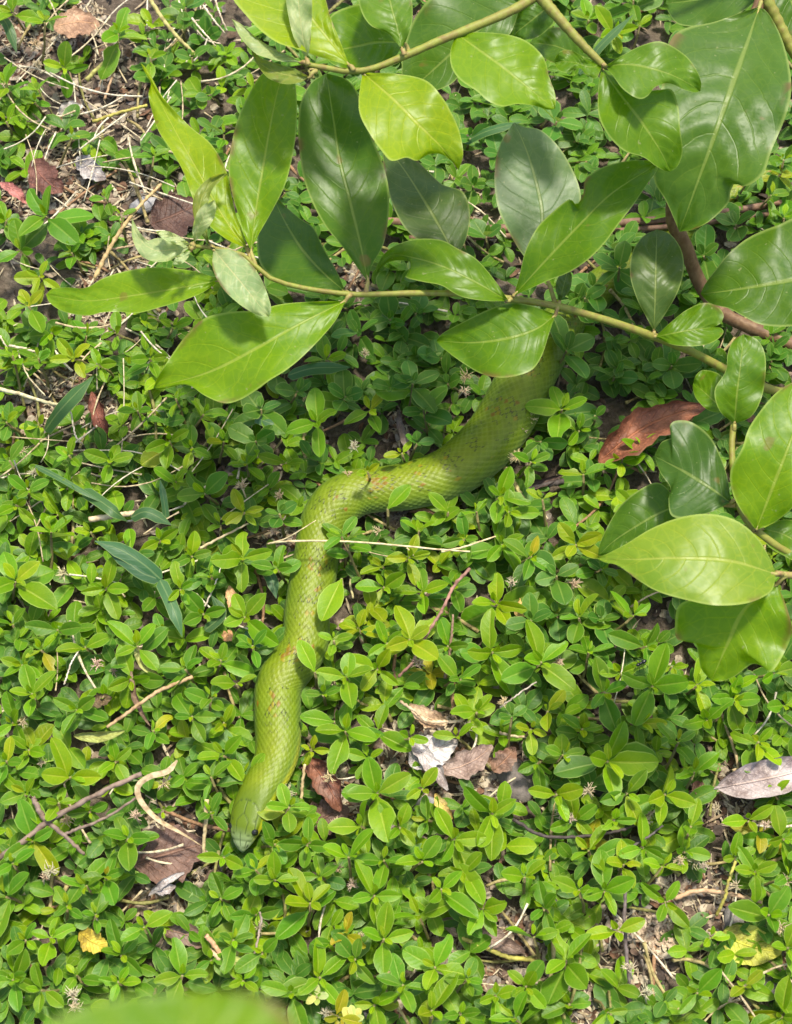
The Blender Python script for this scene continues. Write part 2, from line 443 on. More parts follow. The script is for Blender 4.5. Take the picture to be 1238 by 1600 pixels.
    col = mixf(edge*.22, col, np.broadcast_to(np.array([.24, .28, .03]), col.shape))     # pale skin between the scales
    # blotches of orange and black-tipped scales in the middle of the back
    blot = np.array([mnoise.noise(Vector((v*62, 0, 5)))+.35*mnoise.noise(Vector((v*170, 3, 5))) for v in s])
    bl = np.clip((blot+.05)/.3, 0, 1)[:, None]*np.exp(-(PH/.42)**2)*np.clip((SS-.045)/.02, 0, 1)
    orange = (j1 < bl*.5)
    oc = np.where((j2 > .5)[..., None], np.array([.17, .085, .004]), np.array([.21, .16, .003]))
    col = mixf(orange*.88*(d < .85), col, oc)
    bl2 = np.clip((blot+.25)/.4, 0, 1)[:, None]*np.exp(-(PH/.55)**2)*np.clip((SS-.045)/.02, 0, 1)
    blk = (j2 < bl2*.5)*np.clip((d-.62)/.15, 0, 1)*(du > -.1)
    col = mixf(np.clip(blk, 0, 1)*.92, col, np.broadcast_to(np.array([.012, .014, .006]), col.shape))
    # head: greyer green crown, pale snout, yellow jaw
    hc = mixf(np.clip((SS-.003)/.008, 0, 1), np.broadcast_to(np.array([.24, .30, .14]), col.shape), np.broadcast_to(np.array([.098, .142, .007]), col.shape))
    hc = mixf(groove*.9, hc, np.broadcast_to(np.array([.035, .055, .012]), col.shape))
    col = mixf(head, col, hc)
    yl = np.clip((side-1.12)/.22, 0, 1)*np.clip(1-(SS-.035)/.03, 0, 1)*np.clip((SS-.004)/.006, 0, 1)
    col = mixf(yl*.85, col, np.broadcast_to(np.array([.36, .36, .012]), col.shape))
    col = mixf(np.clip(mouth+lab*.7, 0, 1)*.8, col, np.broadcast_to(np.array([.05, .05, .02]), col.shape))
    col = mixf(np.clip(nost*1.5, 0, 1), col, np.broadcast_to(np.array([.01, .01, .01]), col.shape))
    verts = co.reshape(-1, 3); nv = len(verts)
    # faces
    I, J = np.meshgrid(np.arange(ns-1), np.arange(na), indexing='ij')
    a = I*na+J; b = I*na+(J+1) % na; c = (I+1)*na+(J+1) % na; dd = (I+1)*na+J
    F = np.stack([a, dd, c, b], axis=-1).reshape(-1, 4)
    verts = np.vstack([verts, P[0, :3]-T[0]*.0012, P[-1, :3]])
    tri0 = np.stack([np.full(na, nv), np.arange(na), (np.arange(na)+1) % na], axis=1)
    base = (ns-1)*na
    tri1 = np.stack([np.full(na, nv+1), base+(np.arange(na)+1) % na, base+np.arange(na)], axis=1)
    me = bpy.data.meshes.new('body')
    me.vertices.add(len(verts)); me.vertices.foreach_set('co', verts.astype(np.float32).ravel())
    nq = len(F); nl_ = nq*4+2*na*3
    me.loops.add(nl_); me.loops.foreach_set('vertex_index', np.concatenate([F.ravel(), tri0.ravel(), tri1.ravel()]).astype(np.int32))
    me.polygons.add(nq+2*na)
    ls = np.concatenate([np.arange(nq)*4, nq*4+np.arange(2*na)*3]).astype(np.int32)
    me.polygons.foreach_set('loop_start', ls)
    me.update(calc_edges=True); me.validate()
    me.polygons.foreach_set('use_smooth', np.ones(len(me.polygons), dtype=bool))
    ca = me.color_attributes.new('Col', 'FLOAT_COLOR', 'POINT')
    full = np.ones((len(verts), 4), dtype=np.float32); full[:nv, :3] = np.clip(col.reshape(-1, 3), 0, 1); full[nv, :3] = (.3, .4, .24); full[nv+1, :3] = (.2, .25, .1)
    ca.data.foreach_set('color', full.ravel())
    q = N('snake_skin'); at_ = q.n('Attribute'); at_.attribute_name = 'Col'; Pn = q.n('TexCoord').outputs['Object']
    n1 = q.noise(Pn, 60, 3); n2 = q.noise(Pn, 1500, 2)
    c_ = q.mix(q.smooth(n1, .35, .7, 0, .45), at_.outputs['Color'], q.mix(1.0, at_.outputs['Color'], (.72, .85, .9), 'MULTIPLY'))
    me.materials.append(q.done(q.pbr(c_, q.math('ADD', .36, q.math('MULTIPLY', n2, .16)), q.bump(n2, .25, .0003), .24)))
    root = empty('snake', (P[int(ns*.1), 0], P[int(ns*.1), 1], 0)); tag(root, 'long green snake lying in the ground cover with its tail under the shrub', 'snake')
    body_o = obj('body', me); body_o.parent = root; body_o.matrix_parent_inverse = Matrix.Translation(-root.location)
    # eyes
    qe = N('snake_eye'); Pe = qe.n('TexCoord').outputs['Object']
    eye_m = qe.done(qe.pbr((.008, .008, .006), .08, None, .6))
    i = int(np.searchsorted(s, .0098))
    for g in (-1, 1):
        an = g*1.12
        x = P[i, 3]*math.sin(an)*.93; y = P[i, 3]*.64*math.cos(an)*.95
        ce = Vector(P[i, :3]+sd2[i]*x+up2[i]*y)
        V = []; Fc = []
        nu_, nv_ = 16, 10
        for b in range(nv_+1):
            th = PI*b/nv_
            for a_ in range(nu_):
                p_ = 2*PI*a_/nu_
                V.append(ce+Vector((math.sin(th)*math.cos(p_), math.sin(th)*math.sin(p_), math.cos(th)))*.0018)
        for b in range(nv_):
            for a_ in range(nu_): Fc.append((b*nu_+a_, (b+1)*nu_+a_, (b+1)*nu_+(a_+1) % nu_, b*nu_+(a_+1) % nu_))
        e = obj('eye', mesh('eye', V, Fc, [eye_m])); e.parent = root; e.matrix_parent_inverse = Matrix.Translation(-root.location)
    return
build_snake()
SC = crom([(x, y, h) for x, y, h in SPATH], 260)
def snake_gap(px, py):
    d = np.hypot(SC[:, 0]-px, SC[:, 1]-py)-SC[:, 2]
    return float(d.min())

# ------------------------------------------------------------------ shrub
BR = (.158, .275, .002); YB = (.235, .330, .002); MD = (.104, .205, .003); DK = (.070, .150, .005); GL = (.078, .160, .012); PALE = (.36, .42, .19); OL = (.22, .26, .05); DULL = (.085, .14, .026)
def px_leaf(parent, base, tip, mid, Lp, Rp, z, color, fold=.16, wave=.0016, wk=9.0, attach=None, za=None, label=None, droop=0.0, quilt=.00022):
    nl, nu = 60, 12
    L = crom([base]+Lp+[tip], nl+1); R = crom([base]+Rp+[tip], nl+1); Mi = crom([base]+mid+[tip], nl+1)
    zb, zm, zt = z
    ph = rnd.uniform(0, 6.28); ph2 = rnd.uniform(0, 6.28)
    V = [at(base[0], base[1], zb)]; U = [(.5, 0)]; F = []
    for i in range(1, nl):
        v = i/nl
        zc = zb*(1-v)*(1-2*v)+zm*4*v*(1-v)+zt*v*(2*v-1)
        sc = mpp(Mi[i][0], Mi[i][1], zc)
        for j in range(nu+1):
            u = -1+2*j/nu
            E = L if u < 0 else R; au = abs(u)
            p = Mi[i]*(1-au)+E[i]*au
            wd = np.hypot(*(E[i]-Mi[i]))*sc
            zz = zc+fold*wd*(au**1.15)-droop*wd*au**2.2+wave*math.sin(wk*v*1.7+ph+(1.3 if u > 0 else 0))*au**2+wave*.45*math.sin(23*v+ph2+u*2)*au**3*(1 if v < .93 else .3)
            zz += wave*.35*math.sin(14*v+u*3+ph)*(1-au)*au*4
            zz += -quilt*math.cos(2*PI*(8*(v-.24*au**1.35)+(.45 if u > 0 else 0)+.5))*4*au*(1-au)*min(1, (1-v)*5)
            V.append(at(p[0], p[1], zz)); U.append((u*.5+.5, v))
    last = len(V); V.append(at(tip[0], tip[1], zt)); U.append((.5, 1))
    row = lambda i: 1+(i-1)*(nu+1)
    up = None
    for j in range(nu):
        F.append((0, row(1)+j+1, row(1)+j)); F.append((last, row(nl-1)+j, row(nl-1)+j+1))
    for i in range(1, nl-1):
        for j in range(nu):
            F.append((row(i)+j, row(i)+j+1, row(i+1)+j+1, row(i+1)+j))
    # face up
    k = row(nl//2)+nu//2
    a, b, c = V[k], V[k+1], V[k+nu+1]
    if (Vector(b)-Vector(a)).cross(Vector(c)-Vector(a)).z < 0: F = [tuple(reversed(f)) for f in F]
    mi = [0]*len(F)
    if attach:
        n0 = len(V)
        p0 = at(attach[0], attach[1], za if za is not None else zb); p1 = V[0]; p2 = V[row(2)+nu//2]
        pts = [Vector(q_) for q_ in crom([tuple(p0), tuple((p0+p1)*.5+Vector((0, 0, .001))), tuple(p1), tuple(p2)], 9)]
        for q_ in pts[5:]: q_.z -= .0004
        tv, tf, tu = tube_data(pts, [.0013, .0012, .0011, .0010, .0010, .0010, .0009, .0007, .0004], 7, n0)
        V += tv; F += tf; U += tu; mi += [1]*len(tf)
    o = obj('leaf', mesh('leaf', V, F, [M_BIG, M_PETI], U, True, mi), parent, color)
    if label: o['label'] = label
    return o

ROOT = at(1350, 585, 0.0)
shrub = empty('shrub', ROOT); tag(shrub, 'broad-leaved green shrub reaching over the snake with its leafy branches', 'shrub')
def sub(o, parent):
    o.parent = parent
def branch(ctrl, r0, r1, mat, name='branch'):
    pts = [at(x, y, z) for x, y, z in ctrl]
    o = tube(name, pts, r0, r1, mat, None, 48, 10, None, .22)
    o.parent = shrub; o.matrix_parent_inverse = Matrix.Translation(-ROOT)
    return o
# main woody stem: crown off to the right, along the ground, up under the big glossy leaf
stem = branch([(1350,585,.004),(1230,535,.010),(1130,490,.016),(1093,440,.030),(1070,380,.055),(1050,335,.075),(1075,230,.11),(1140,90,.14),(1190,0,.155),(1200,-90,.17)], .0042, .0030, M_WOOD, 'stem')
bE = branch([(1188,-40,.162),(1196,-8,.158),(1215,32,.150),(1243,85,.140),(1300,170,.12)], .0030, .0022, M_STEM)
bAB = branch([(1200,-90,.17),(1120,-140,.185),(980,-130,.20),(880,-55,.205),(842,-6,.205)], .0030, .0026, M_STEM)
bA = branch([(848,-12,.2045),(800,16,.204),(740,42,.203),(690,62,.202),(640,84,.200),(585,106,.198),(545,111,.197),(510,106,.197),(478,100,.198)], .0024, .0012, M_STEM)
bB = branch([(842,-8,.205),(868,22,.203),(905,64,.198),(942,101,.193)], .0028, .0017, M_STEM)
bC = branch([(1350,585,.004),(1250,615,.022),(1175,598,.042),(1130,575,.056),(1080,549,.070),(1020,525,.084),(960,504,.094),(900,486,.102),(870,478,.105),(800,467,.111),(730,459,.115),(650,458,.118),(575,460,.121),(540,459,.122),(480,451,.126),(430,438,.130),(405,421,.133),(388,402,.135),(360,392,.138),(330,387,.141),(298,384,.143)], .0028, .0009, M_STEM)
bG = branch([(1350,585,.004),(1370,760,.06),(1330,900,.115),(1250,900,.138),(1213,896,.146)], .0030, .0014, M_PETI)
bH = branch([(1350,600,.004),(1330,800,.045),(1260,868,.070),(1186,832,.085),(1155,790,.084),(1146,735,.082),(1144,690,.083),(1148,655,.086)], .0026, .0015, M_STEM)
def XL(br, *a, **k):
    o = px_leaf(None, *a, **k); o.parent = br
    o.matrix_parent_inverse = (Matrix.Translation(-ROOT)).copy() if False else br_inv(br)
    return o
def br_inv(br):
    # branch world = shrub world * parent inverse * identity = identity -> leaf in world coordinates
    return Matrix.Identity(4)

# --- top branch
XL(bA, (567,113),(717,266),[(610,150),(655,195),(692,232)],[(561,150),(563,180),(580,212),(597,236),(612,251),(635,246),(652,251),(670,241),(690,241),(706,252)],[(620,115),(665,125),(690,150),(705,175),(718,205),(724,240)],(.196,.199,.180),YB,.10,attach=(556,110),label='bright yellow-green leaf with a bitten lower edge')
XL(bA, (713,52),(868,170),[(760,85),(805,120),(842,150)],[(704,80),(706,105),(720,125),(745,142),(762,157),(785,166),(808,162),(835,165),(855,171)],[(745,50),(790,53),(825,65),(850,90),(858,118),(868,148)],(.201,.203,.196),BR,.12,attach=(700,60))
XL(bA, (546,102),(395,-95),[(515,62),(478,15),(430,-50)],[(525,96),(490,86),(465,76),(435,67),(408,48),(385,24),(362,-6),(350,-50)],[(530,60),(516,25),(506,-10),(480,-60),(440,-90)],(.199,.206,.205),YB,.14,attach=(553,110))
XL(bA, (479,92),(466,-65),[(474,60),(468,20),(466,-20)],[(470,78),(458,55),(450,20),(446,-15),(452,-45)],[(484,75),(487,40),(488,5),(486,-25),(478,-50)],(.201,.215,.222),PALE,.22,attach=(482,101),label='narrow pale young leaf standing upright')
XL(bA, (470,97),(362,29),[(440,84),(410,66),(385,45)],[(448,97),(420,91),(398,82),(376,58)],[(455,88),(425,74),(398,56),(378,38)],(.200,.202,.206),PALE,.3,attach=(482,101))
XL(bA, (484,120),(391,66),[(462,119),(430,112),(404,96)],[(470,128),(445,131),(420,122),(404,104),(394,84)],[(462,108),(436,100),(412,92),(399,82)],(.197,.196,.200),OL,.35,attach=(494,111),label='folded olive young leaf at the branch tip')
XL(bA, (628,76),(600,-60),[(622,45),(612,10),(605,-25)],[(606,52),(580,40),(565,18),(560,-12),(575,-45)],[(640,50),(645,20),(640,-18),(622,-48)],(.203,.207,.206),MD,.12,attach=(632,86))
XL(bA, (632,66),(512,82),[(590,66),(560,72),(533,77)],[(610,98),(570,110),(535,106),(515,96)],[(608,30),(575,6),(545,10),(518,24),(508,55)],(.185,.184,.178),MD,.10,attach=(640,84),za=.199)
XL(bA, (815,2),(636,145),[(760,38),(710,80),(665,120)],[(760,-25),(690,-15),(650,25),(632,75),(628,115)],[(795,55),(745,75),(712,125),(680,142),(655,148)],(.180,.172,.155),GL,.06,attach=(822,4),za=.204)
XL(bA, (862,6),(798,60),[(845,20),(825,36),(810,48)],[(830,0),(808,22),(798,42)],[(868,30),(845,55),(820,62)],(.185,.180,.172),DK,.10,attach=(850,-6),za=.204)
# --- fork with small leaves
XL(bB, (941,103),(866,97),[(920,104),(900,98),(882,96)],[(932,122),(916,116),(905,106),(886,113),(872,108)],[(922,95),(897,80),(881,78),(870,86)],(.193,.196,.192),MD,.2,attach=(943,102))
XL(bB, (946,103),(1095,142),[(985,100),(1030,110),(1065,124)],[(958,118),(975,140),(998,154),(1012,150),(1024,136),(1045,130),(1070,140),(1086,144)],[(975,85),(1005,70),(1035,65),(1070,85),(1088,108),(1096,128)],(.193,.198,.186),MD,.12,attach=(942,102))
XL(bB, (940,106),(1048,268),[(972,150),(1006,195),(1032,235)],[(935,140),(936,180),(950,210),(975,235),(1005,245),(1025,259),(1040,267)],[(968,118),(1000,140),(1030,140),(1050,140),(1060,165),(1063,200),(1067,235),(1060,258)],(.190,.184,.165),MD,.12,attach=(942,102))
XL(bB, (936,96),(828,66),[(900,84),(870,72),(848,68)],[(905,104),(865,98),(838,82)],[(905,52),(870,42),(842,50)],(.176,.166,.158),DK,.08,attach=(938,97),za=.193)
# --- big glossy leaf and neighbours
XL(stem, (1187,10),(1062,362),[(1167,70),(1146,130),(1121,200),(1096,270)],[(1150,22),(1116,34),(1068,45),(1046,67),(1036,120),(1030,180),(1026,240),(1022,280),(1040,312),(1052,338)],[(1202,22),(1222,60),(1235,110),(1236,150),(1225,190),(1206,235),(1193,272),(1166,291),(1148,287),(1141,303),(1138,318),(1110,345),(1084,358)],(.156,.160,.125),GL,.10,.0026,11,attach=(1190,2),za=.156,quilt=.0011,label='largest dark glossy leaf with quilted veins')
XL(stem, (1205,-18),(1040,5),[(1150,-12),(1110,-4),(1070,2)],[(1150,24),(1100,40),(1062,38),(1046,20)],[(1160,-60),(1100,-55),(1055,-30)],(.150,.138,.125),GL,.08,attach=(1200,-50),za=.163)
XL(stem, (1225,-30),(1300,120),[(1240,10),(1262,55)],[(1205,0),(1210,40),(1240,90),(1270,118)],[(1265,-20),(1300,20),(1315,70)],(.150,.140,.12),DK,.08,attach=(1200,-70),za=.167)
XL(stem, (1300,425),(1095,459),[(1245,436),(1190,446),(1140,454)],[(1255,345),(1215,352),(1172,370),(1140,395),(1118,422),(1102,444)],[(1270,500),(1232,510),(1190,507),(1162,494),(1140,482),(1110,474)],(.090,.092,.080),DK,.08,.002,attach=(1290,545),za=.012)
# --- greyish leaves hanging under branch C
XL(bC, (852,428),(803,191),[(848,370),(846,320),(830,255),(815,215)],[(838,420),(815,395),(797,365),(780,330),(773,290),(775,250),(783,222),(795,203)],[(868,400),(890,355),(907,318),(905,290),(890,255),(870,225),(845,203),(820,198)],(.092,.100,.112),(.13,.21,.075),.05,.001,attach=(868,474),za=.105,label='greyish green glossy leaf half hidden behind another')
XL(bC, (712,400),(600,225),[(690,360),(660,308),(630,262)],[(680,388),(640,364),(618,330),(605,290),(599,252)],[(728,375),(735,335),(724,300),(692,288),(668,266),(636,236)],(.085,.088,.080),DULL,.06,attach=(735,455),za=.114)
XL(bC, (575,440),(510,114),[(563,380),(546,310),(531,250),(522,190)],[(560,420),(535,385),(510,355),(490,320),(475,280),(468,235),(466,200),(470,160),(486,130)],[(581,415),(598,385),(606,350),(608,300),(600,260),(586,225),(571,190),(561,150),(542,124)],(.124,.136,.150),(.075,.160,.007),.16,.0022,attach=(572,458),za=.121,label='long dark glossy leaf pointing up from the branch')
XL(bC, (392,392),(445,106),[(400,330),(410,270),(420,210),(432,150)],[(382,368),(374,340),(362,300),(357,260),(362,225),(370,190),(385,155),(405,120),(425,107)],[(401,372),(425,330),(445,290),(456,250),(463,205),(464,160),(460,125)],(.136,.150,.160),BR,.2,.002,attach=(400,418),za=.133)
XL(bC, (386,388),(220,98),[(350,340),(312,272),(278,212),(246,150)],[(358,376),(330,355),(310,330),(298,300),(285,265),(268,235),(248,205),(238,175),(232,148),(236,128),(226,112)],[(378,358),(369,335),(361,300),(352,262),(330,225),(300,200),(275,175),(252,148),(241,128),(230,108)],(.134,.142,.136),YB,.10,.0024,attach=(394,410),za=.134)
XL(bC, (328,384),(357,271),[(312,345),(316,308),(335,282)],[(310,358),(301,328),(306,300),(324,280),(343,271)],[(324,360),(326,325),(330,300),(342,285)],(.142,.150,.156),OL,.5,attach=(334,388),za=.140,label='curled olive-brown young leaf')
XL(bC, (303,379),(335,312),[(310,356),(320,336)],[(301,358),(308,332),(322,317)],[(320,362),(334,342),(338,324)],(.143,.156,.164),PALE,.2,attach=(302,384))
XL(bC, (296,387),(206,340),[(268,390),(240,390),(216,370)],[(280,398),(262,408),(238,408),(219,397),(207,372)],[(285,380),(262,372),(244,372),(230,375),(217,360)],(.143,.144,.142),PALE,.15,attach=(302,384))
XL(bC, (298,382),(243,362),[(280,376),(262,368)],[(282,383),(262,377),(250,369)],[(284,371),(266,362),(252,360)],(.144,.150,.153),(.46,.50,.26),.2,attach=(303,384))
XL(bC, (298,391),(270,413),[(288,399),(278,407)],[(287,394),(275,402)],[(294,402),(284,412)],(.143,.147,.147),(.46,.50,.26),.2,attach=(303,386))
XL(bC, (333,388),(420,495),[(355,415),(380,445),(403,474)],[(333,420),(348,450),(374,475),(400,491)],[(364,391),(390,410),(408,435),(420,465),(424,484)],(.142,.146,.138),PALE,.10,attach=(333,387),label='pale grey-green oval young leaf near the branch tip')
XL(bC, (345,437),(72,460),[(280,450),(205,462),(135,470)],[(310,425),(270,419),(230,418),(190,425),(160,435),(135,449),(105,449),(82,451)],[(320,455),(290,468),(250,480),(215,489),(185,487),(160,488),(135,493),(100,487),(78,473)],(.126,.122,.108),BR,.14,.0022,attach=(402,424),za=.132,label='long narrow bright leaf reaching out past the others')
XL(bC, (540,470),(240,606),[(470,505),(400,545),(325,582)],[(490,471),(440,475),(400,485),(360,487),(320,497),(290,525),(265,560),(246,590)],[(525,500),(500,530),(470,560),(445,580),(422,594),(400,610),(375,625),(350,630),(320,618),(300,604),(285,601),(262,607),(250,610)],(.121,.122,.100),BR,.10,.0026,attach=(548,461),za=.122,label='broad bright leaf with wavy edge hanging below the branch')
XL(bC, (540,456),(424,298),[(505,425),(470,385),(440,335)],[(500,456),(465,450),(430,437),(408,415),(402,385),(405,350),(413,318)],[(527,425),(507,390),(490,356),(470,342),(446,322)],(.110,.100,.085),DK,.08,attach=(546,460),za=.121)
XL(bC, (795,470),(587,428),[(742,440),(692,416),(645,402),(608,400)],[(760,470),(720,463),(690,446),(660,440),(634,433),(640,424),(644,411),(628,407),(606,410)],[(775,440),(745,405),(715,388),(690,375),(655,373),(625,380),(603,394),(590,413)],(.114,.122,.108),MD,.12,.002,attach=(800,468),za=.111)
XL(bC, (803,462),(1030,254),[(850,410),(900,357),(955,303)],[(812,430),(822,390),(840,355),(865,330),(890,311),(901,319),(912,302),(915,280),(940,262),(975,252),(1008,250)],[(830,450),(860,437),(890,425),(920,405),(945,380),(967,350),(990,320),(1010,290),(1026,268)],(.114,.140,.150),MD,.18,.002,attach=(801,467),za=.111)
XL(bC, (868,492),(682,532),[(838,514),(790,529),(735,535)],[(850,484),(825,476),(795,473),(760,485),(720,505),(693,520)],[(858,522),(846,558),(828,580),(790,590),(755,585),(725,568),(700,550),(687,539)],(.104,.106,.088),MD,.10,.002,attach=(872,479),za=.105,label='veined leaf lying over the snake\'s back')
XL(bC, (1022,517),(1027,358),[(1024,470),(1025,420)],[(1010,495),(995,465),(985,430),(988,395),(1004,370)],[(1040,490),(1060,455),(1069,420),(1065,390),(1048,366)],(.086,.100,.098),DULL,.06,attach=(1022,526),za=.084)
XL(bC, (1024,526),(1117,511),[(1055,520),(1085,515)],[(1050,538),(1080,541),(1105,538),(1122,530),(1131,519),(1126,512)],[(1050,502),(1075,483),(1100,473),(1120,478),(1131,491),(1127,504)],(.085,.092,.088),MD,.10,attach=(1022,526),za=.084,label='small heart-notched leaf')
XL(bC, (875,470),(888,418),[(880,450),(885,432)],[(868,450),(874,430)],[(890,455),(894,432)],(.105,.108,.10),DULL,.1,attach=(873,478))
# --- right-hand shoots
XL(bH, (1148,662),(1163,522),[(1152,615),(1158,565)],[(1125,642),(1117,610),(1134,580),(1138,550),(1148,530)],[(1175,650),(1191,620),(1197,580),(1195,550),(1183,530)],(.087,.102,.105),MD,.10,attach=(1147,672),za=.085,label='upright leaf with rust-brown damage at its tip')
XL(bH, (1142,645),(1084,597),[(1120,630),(1100,612)],[(1110,642),(1090,625),(1083,608)],[(1140,610),(1125,585),(1100,578),(1088,586)],(.078,.080,.070),MD,.08,attach=(1145,680),za=.083)
XL(bH, (1182,828),(1275,592),[(1205,770),(1232,700),(1255,640)],[(1160,800),(1145,770),(1142,735),(1160,700),(1170,670),(1190,640),(1215,612),(1245,595)],[(1212,815),(1242,790),(1268,750),(1284,700),(1288,640)],(.090,.112,.118),BR,.10,.002,attach=(1178,830),za=.085)
XL(bH, (1142,785),(1023,712),[(1110,762),(1075,740),(1045,724)],[(1112,800),(1078,809),(1050,806),(1045,780),(1048,762),(1032,738)],[(1138,750),(1125,710),(1108,680),(1082,660),(1058,657),(1047,665),(1052,682),(1034,691)],(.085,.088,.076),(.055,.12,.014),.10,attach=(1152,780),za=.084)
XL(bH, (1062,788),(935,868),[(1025,805),(990,825),(960,845)],[(1032,755),(1000,765),(970,790),(950,822),(937,852)],[(1048,830),(1010,852),(972,864),(948,868)],(.064,.058,.045),DK,.08,attach=(1150,790),za=.084)
XL(bH, (1192,826),(1295,885),[(1225,835),(1262,858)],[(1225,812),(1262,820),(1288,850)],[(1200,852),(1232,872),(1268,890)],(.082,.078,.070),MD,.08,attach=(1182,830),za=.085)
XL(bG, (1213,897),(932,872),[(1140,876),(1060,872),(990,874)],[(1200,866),(1180,836),(1150,813),(1110,803),(1065,808),(1020,825),(980,849),(952,864)],[(1205,924),(1170,942),(1120,946),(1075,938),(1030,925),(1000,908),(967,884),(946,879)],(.147,.156,.140),(.21,.30,.018),.05,.0008,6,attach=(1222,897),za=.145,droop=.10,label='pale lime leaf with smooth shining surface')
XL(bG, (1215,912),(1112,1064),[(1165,950),(1138,1005)],[(1160,932),(1100,935),(1062,945),(1055,980),(1060,1000),(1084,1002),(1091,1020),(1096,1045)],[(1230,950),(1238,985),(1226,1020),(1206,1050),(1192,1041),(1175,1038),(1150,1056),(1130,1064)],(.140,.130,.110),BR,.08,.0022,attach=(1228,899),za=.143,label='bright leaf with ragged bitten end')

# --- close leaf on a tall shoot rising behind the camera's foot line (out of focus in the photograph)
def foreground_shoot():
    zc = CAM.z-.17
    base = at(270, 1800, zc+.004); foot = Vector((-.13, -.52, 0))
    root = empty('tall_shoot', foot); tag(root, 'tall thin shoot whose single bright leaf hangs close above the ground cover', 'shoot')
    st = tube('stem', [foot, foot+Vector((.01, .01, .25)), Vector((-.085, -.46, .48)), Vector((base.x-.01, base.y-.03, zc+.01)), base], .003, .0010, M_STEM, None, 40, 8)
    st.parent = root; st.matrix_parent_inverse = Matrix.Translation(-foot)
    lf = px_leaf(None, (270,1800), (300,1549), [(272,1740),(280,1660),(292,1600)], [(180,1770),(90,1710),(55,1645),(95,1590),(180,1561),(245,1555)], [(350,1770),(440,1710),(478,1650),(452,1588),(405,1556),(345,1550)], (zc+.004, zc, zc-.003), (.15,.26,.002), .05, .0002)
    lf.parent = root; lf.matrix_parent_inverse = Matrix.Translation(-foot)
foreground_shoot()

# ------------------------------------------------------------------ ground-cover sprigs
def sprig_leaf_mesh(wd, fold, droop, tipr, seed, rows=10, sharp=.62, bite=None):
    r = random.Random(seed); V = []; U = []; F = []
    us = [-1, -.58, -.14, 0, .14, .58, 1]
    for i in range(rows):
        v = i/(rows-1); vv = .5-.5*math.cos(PI*v)
        s = vv
        q_ = min(1, s**(1/tipr))
        ww = wd*(max(0.0, 1-abs(2*q_-1)**2.15))**sharp*(1 if s > .25 else (.35+2.6*s))
        ww = max(ww, .03 if s < .5 else .004)
        for u in us:
            x = u*ww*(1+.05*math.sin(s*11+seed)+.03*math.sin(s*29+seed*2+u))
            if bite and u*bite[0] > 0 and bite[1] < s < bite[2]: x *= .52
            z = fold*abs(x)-.25*fold*abs(u)**3*ww+droop*(.25*s-s*s)*.6+.012*math.sin(s*8+u*2+seed)*abs(u)
            V.append((x, s, z)); U.append((u*.5+.5, s))
    n = len(us)
    for i in range(rows-1):
        for j in range(n-1):
            F.append((i*n+j, i*n+j+1, (i+1)*n+j+1, (i+1)*n+j))
    return mesh('leaf', V, F, [M_LEAF], U)
LEAFS = [sprig_leaf_mesh(.225, .50, .15, .86, 1), sprig_leaf_mesh(.25, .40, .28, .80, 2), sprig_leaf_mesh(.215, .62, .20, .92, 3, sharp=.9), sprig_leaf_mesh(.23, .55, .30, .88, 11, sharp=.95), sprig_leaf_mesh(.24, .33, .42, .84, 4), sprig_leaf_mesh(.22, .52, .10, .76, 5), sprig_leaf_mesh(.27, .30, .22, .78, 9), sprig_leaf_mesh(.24, .45, .55, .80, 13, bite=(1, .5, .75)), sprig_leaf_mesh(.23, .75, .05, .82, 14), sprig_leaf_mesh(.25, .4, .3, .8, 15, bite=(-1, .7, .93))]
BROADS = [sprig_leaf_mesh(.31, .22, .20, .84, 6), sprig_leaf_mesh(.28, .28, .30, .90, 7), sprig_leaf_mesh(.34, .16, .14, .80, 8)]
def stem_mesh(seed):
    r = random.Random(seed)
    pts = [Vector((r.uniform(-.1, .1)*.006*math.sin(PI*t), r.uniform(-.1, .1)*.006, t)) for t in (0, .25, .5, .75, 1)]
    V, F, U = tube_data(pts, [.00085, .0008, .00075, .0007, .0006], 6)
    return mesh('stem', V, F, [M_SPST], U)
STEMS = [stem_mesh(k) for k in range(3)]
TONES = {'g': (.146, .268, .005), 'b': (.205, .320, .004), 'm': (.102, .218, .009), 'd': (.076, .178, .018), 'y': (.230, .30, .006), 'o': (.33, .30, .012)}  # 'd': bluish broad leaves, and the shrub's shade put into the colour
TWORD = {'g': 'bright green', 'b': 'light green', 'm': 'mid green', 'd': 'blue-green broad-leaved', 'y': 'yellowish green', 'o': 'yellowed'}
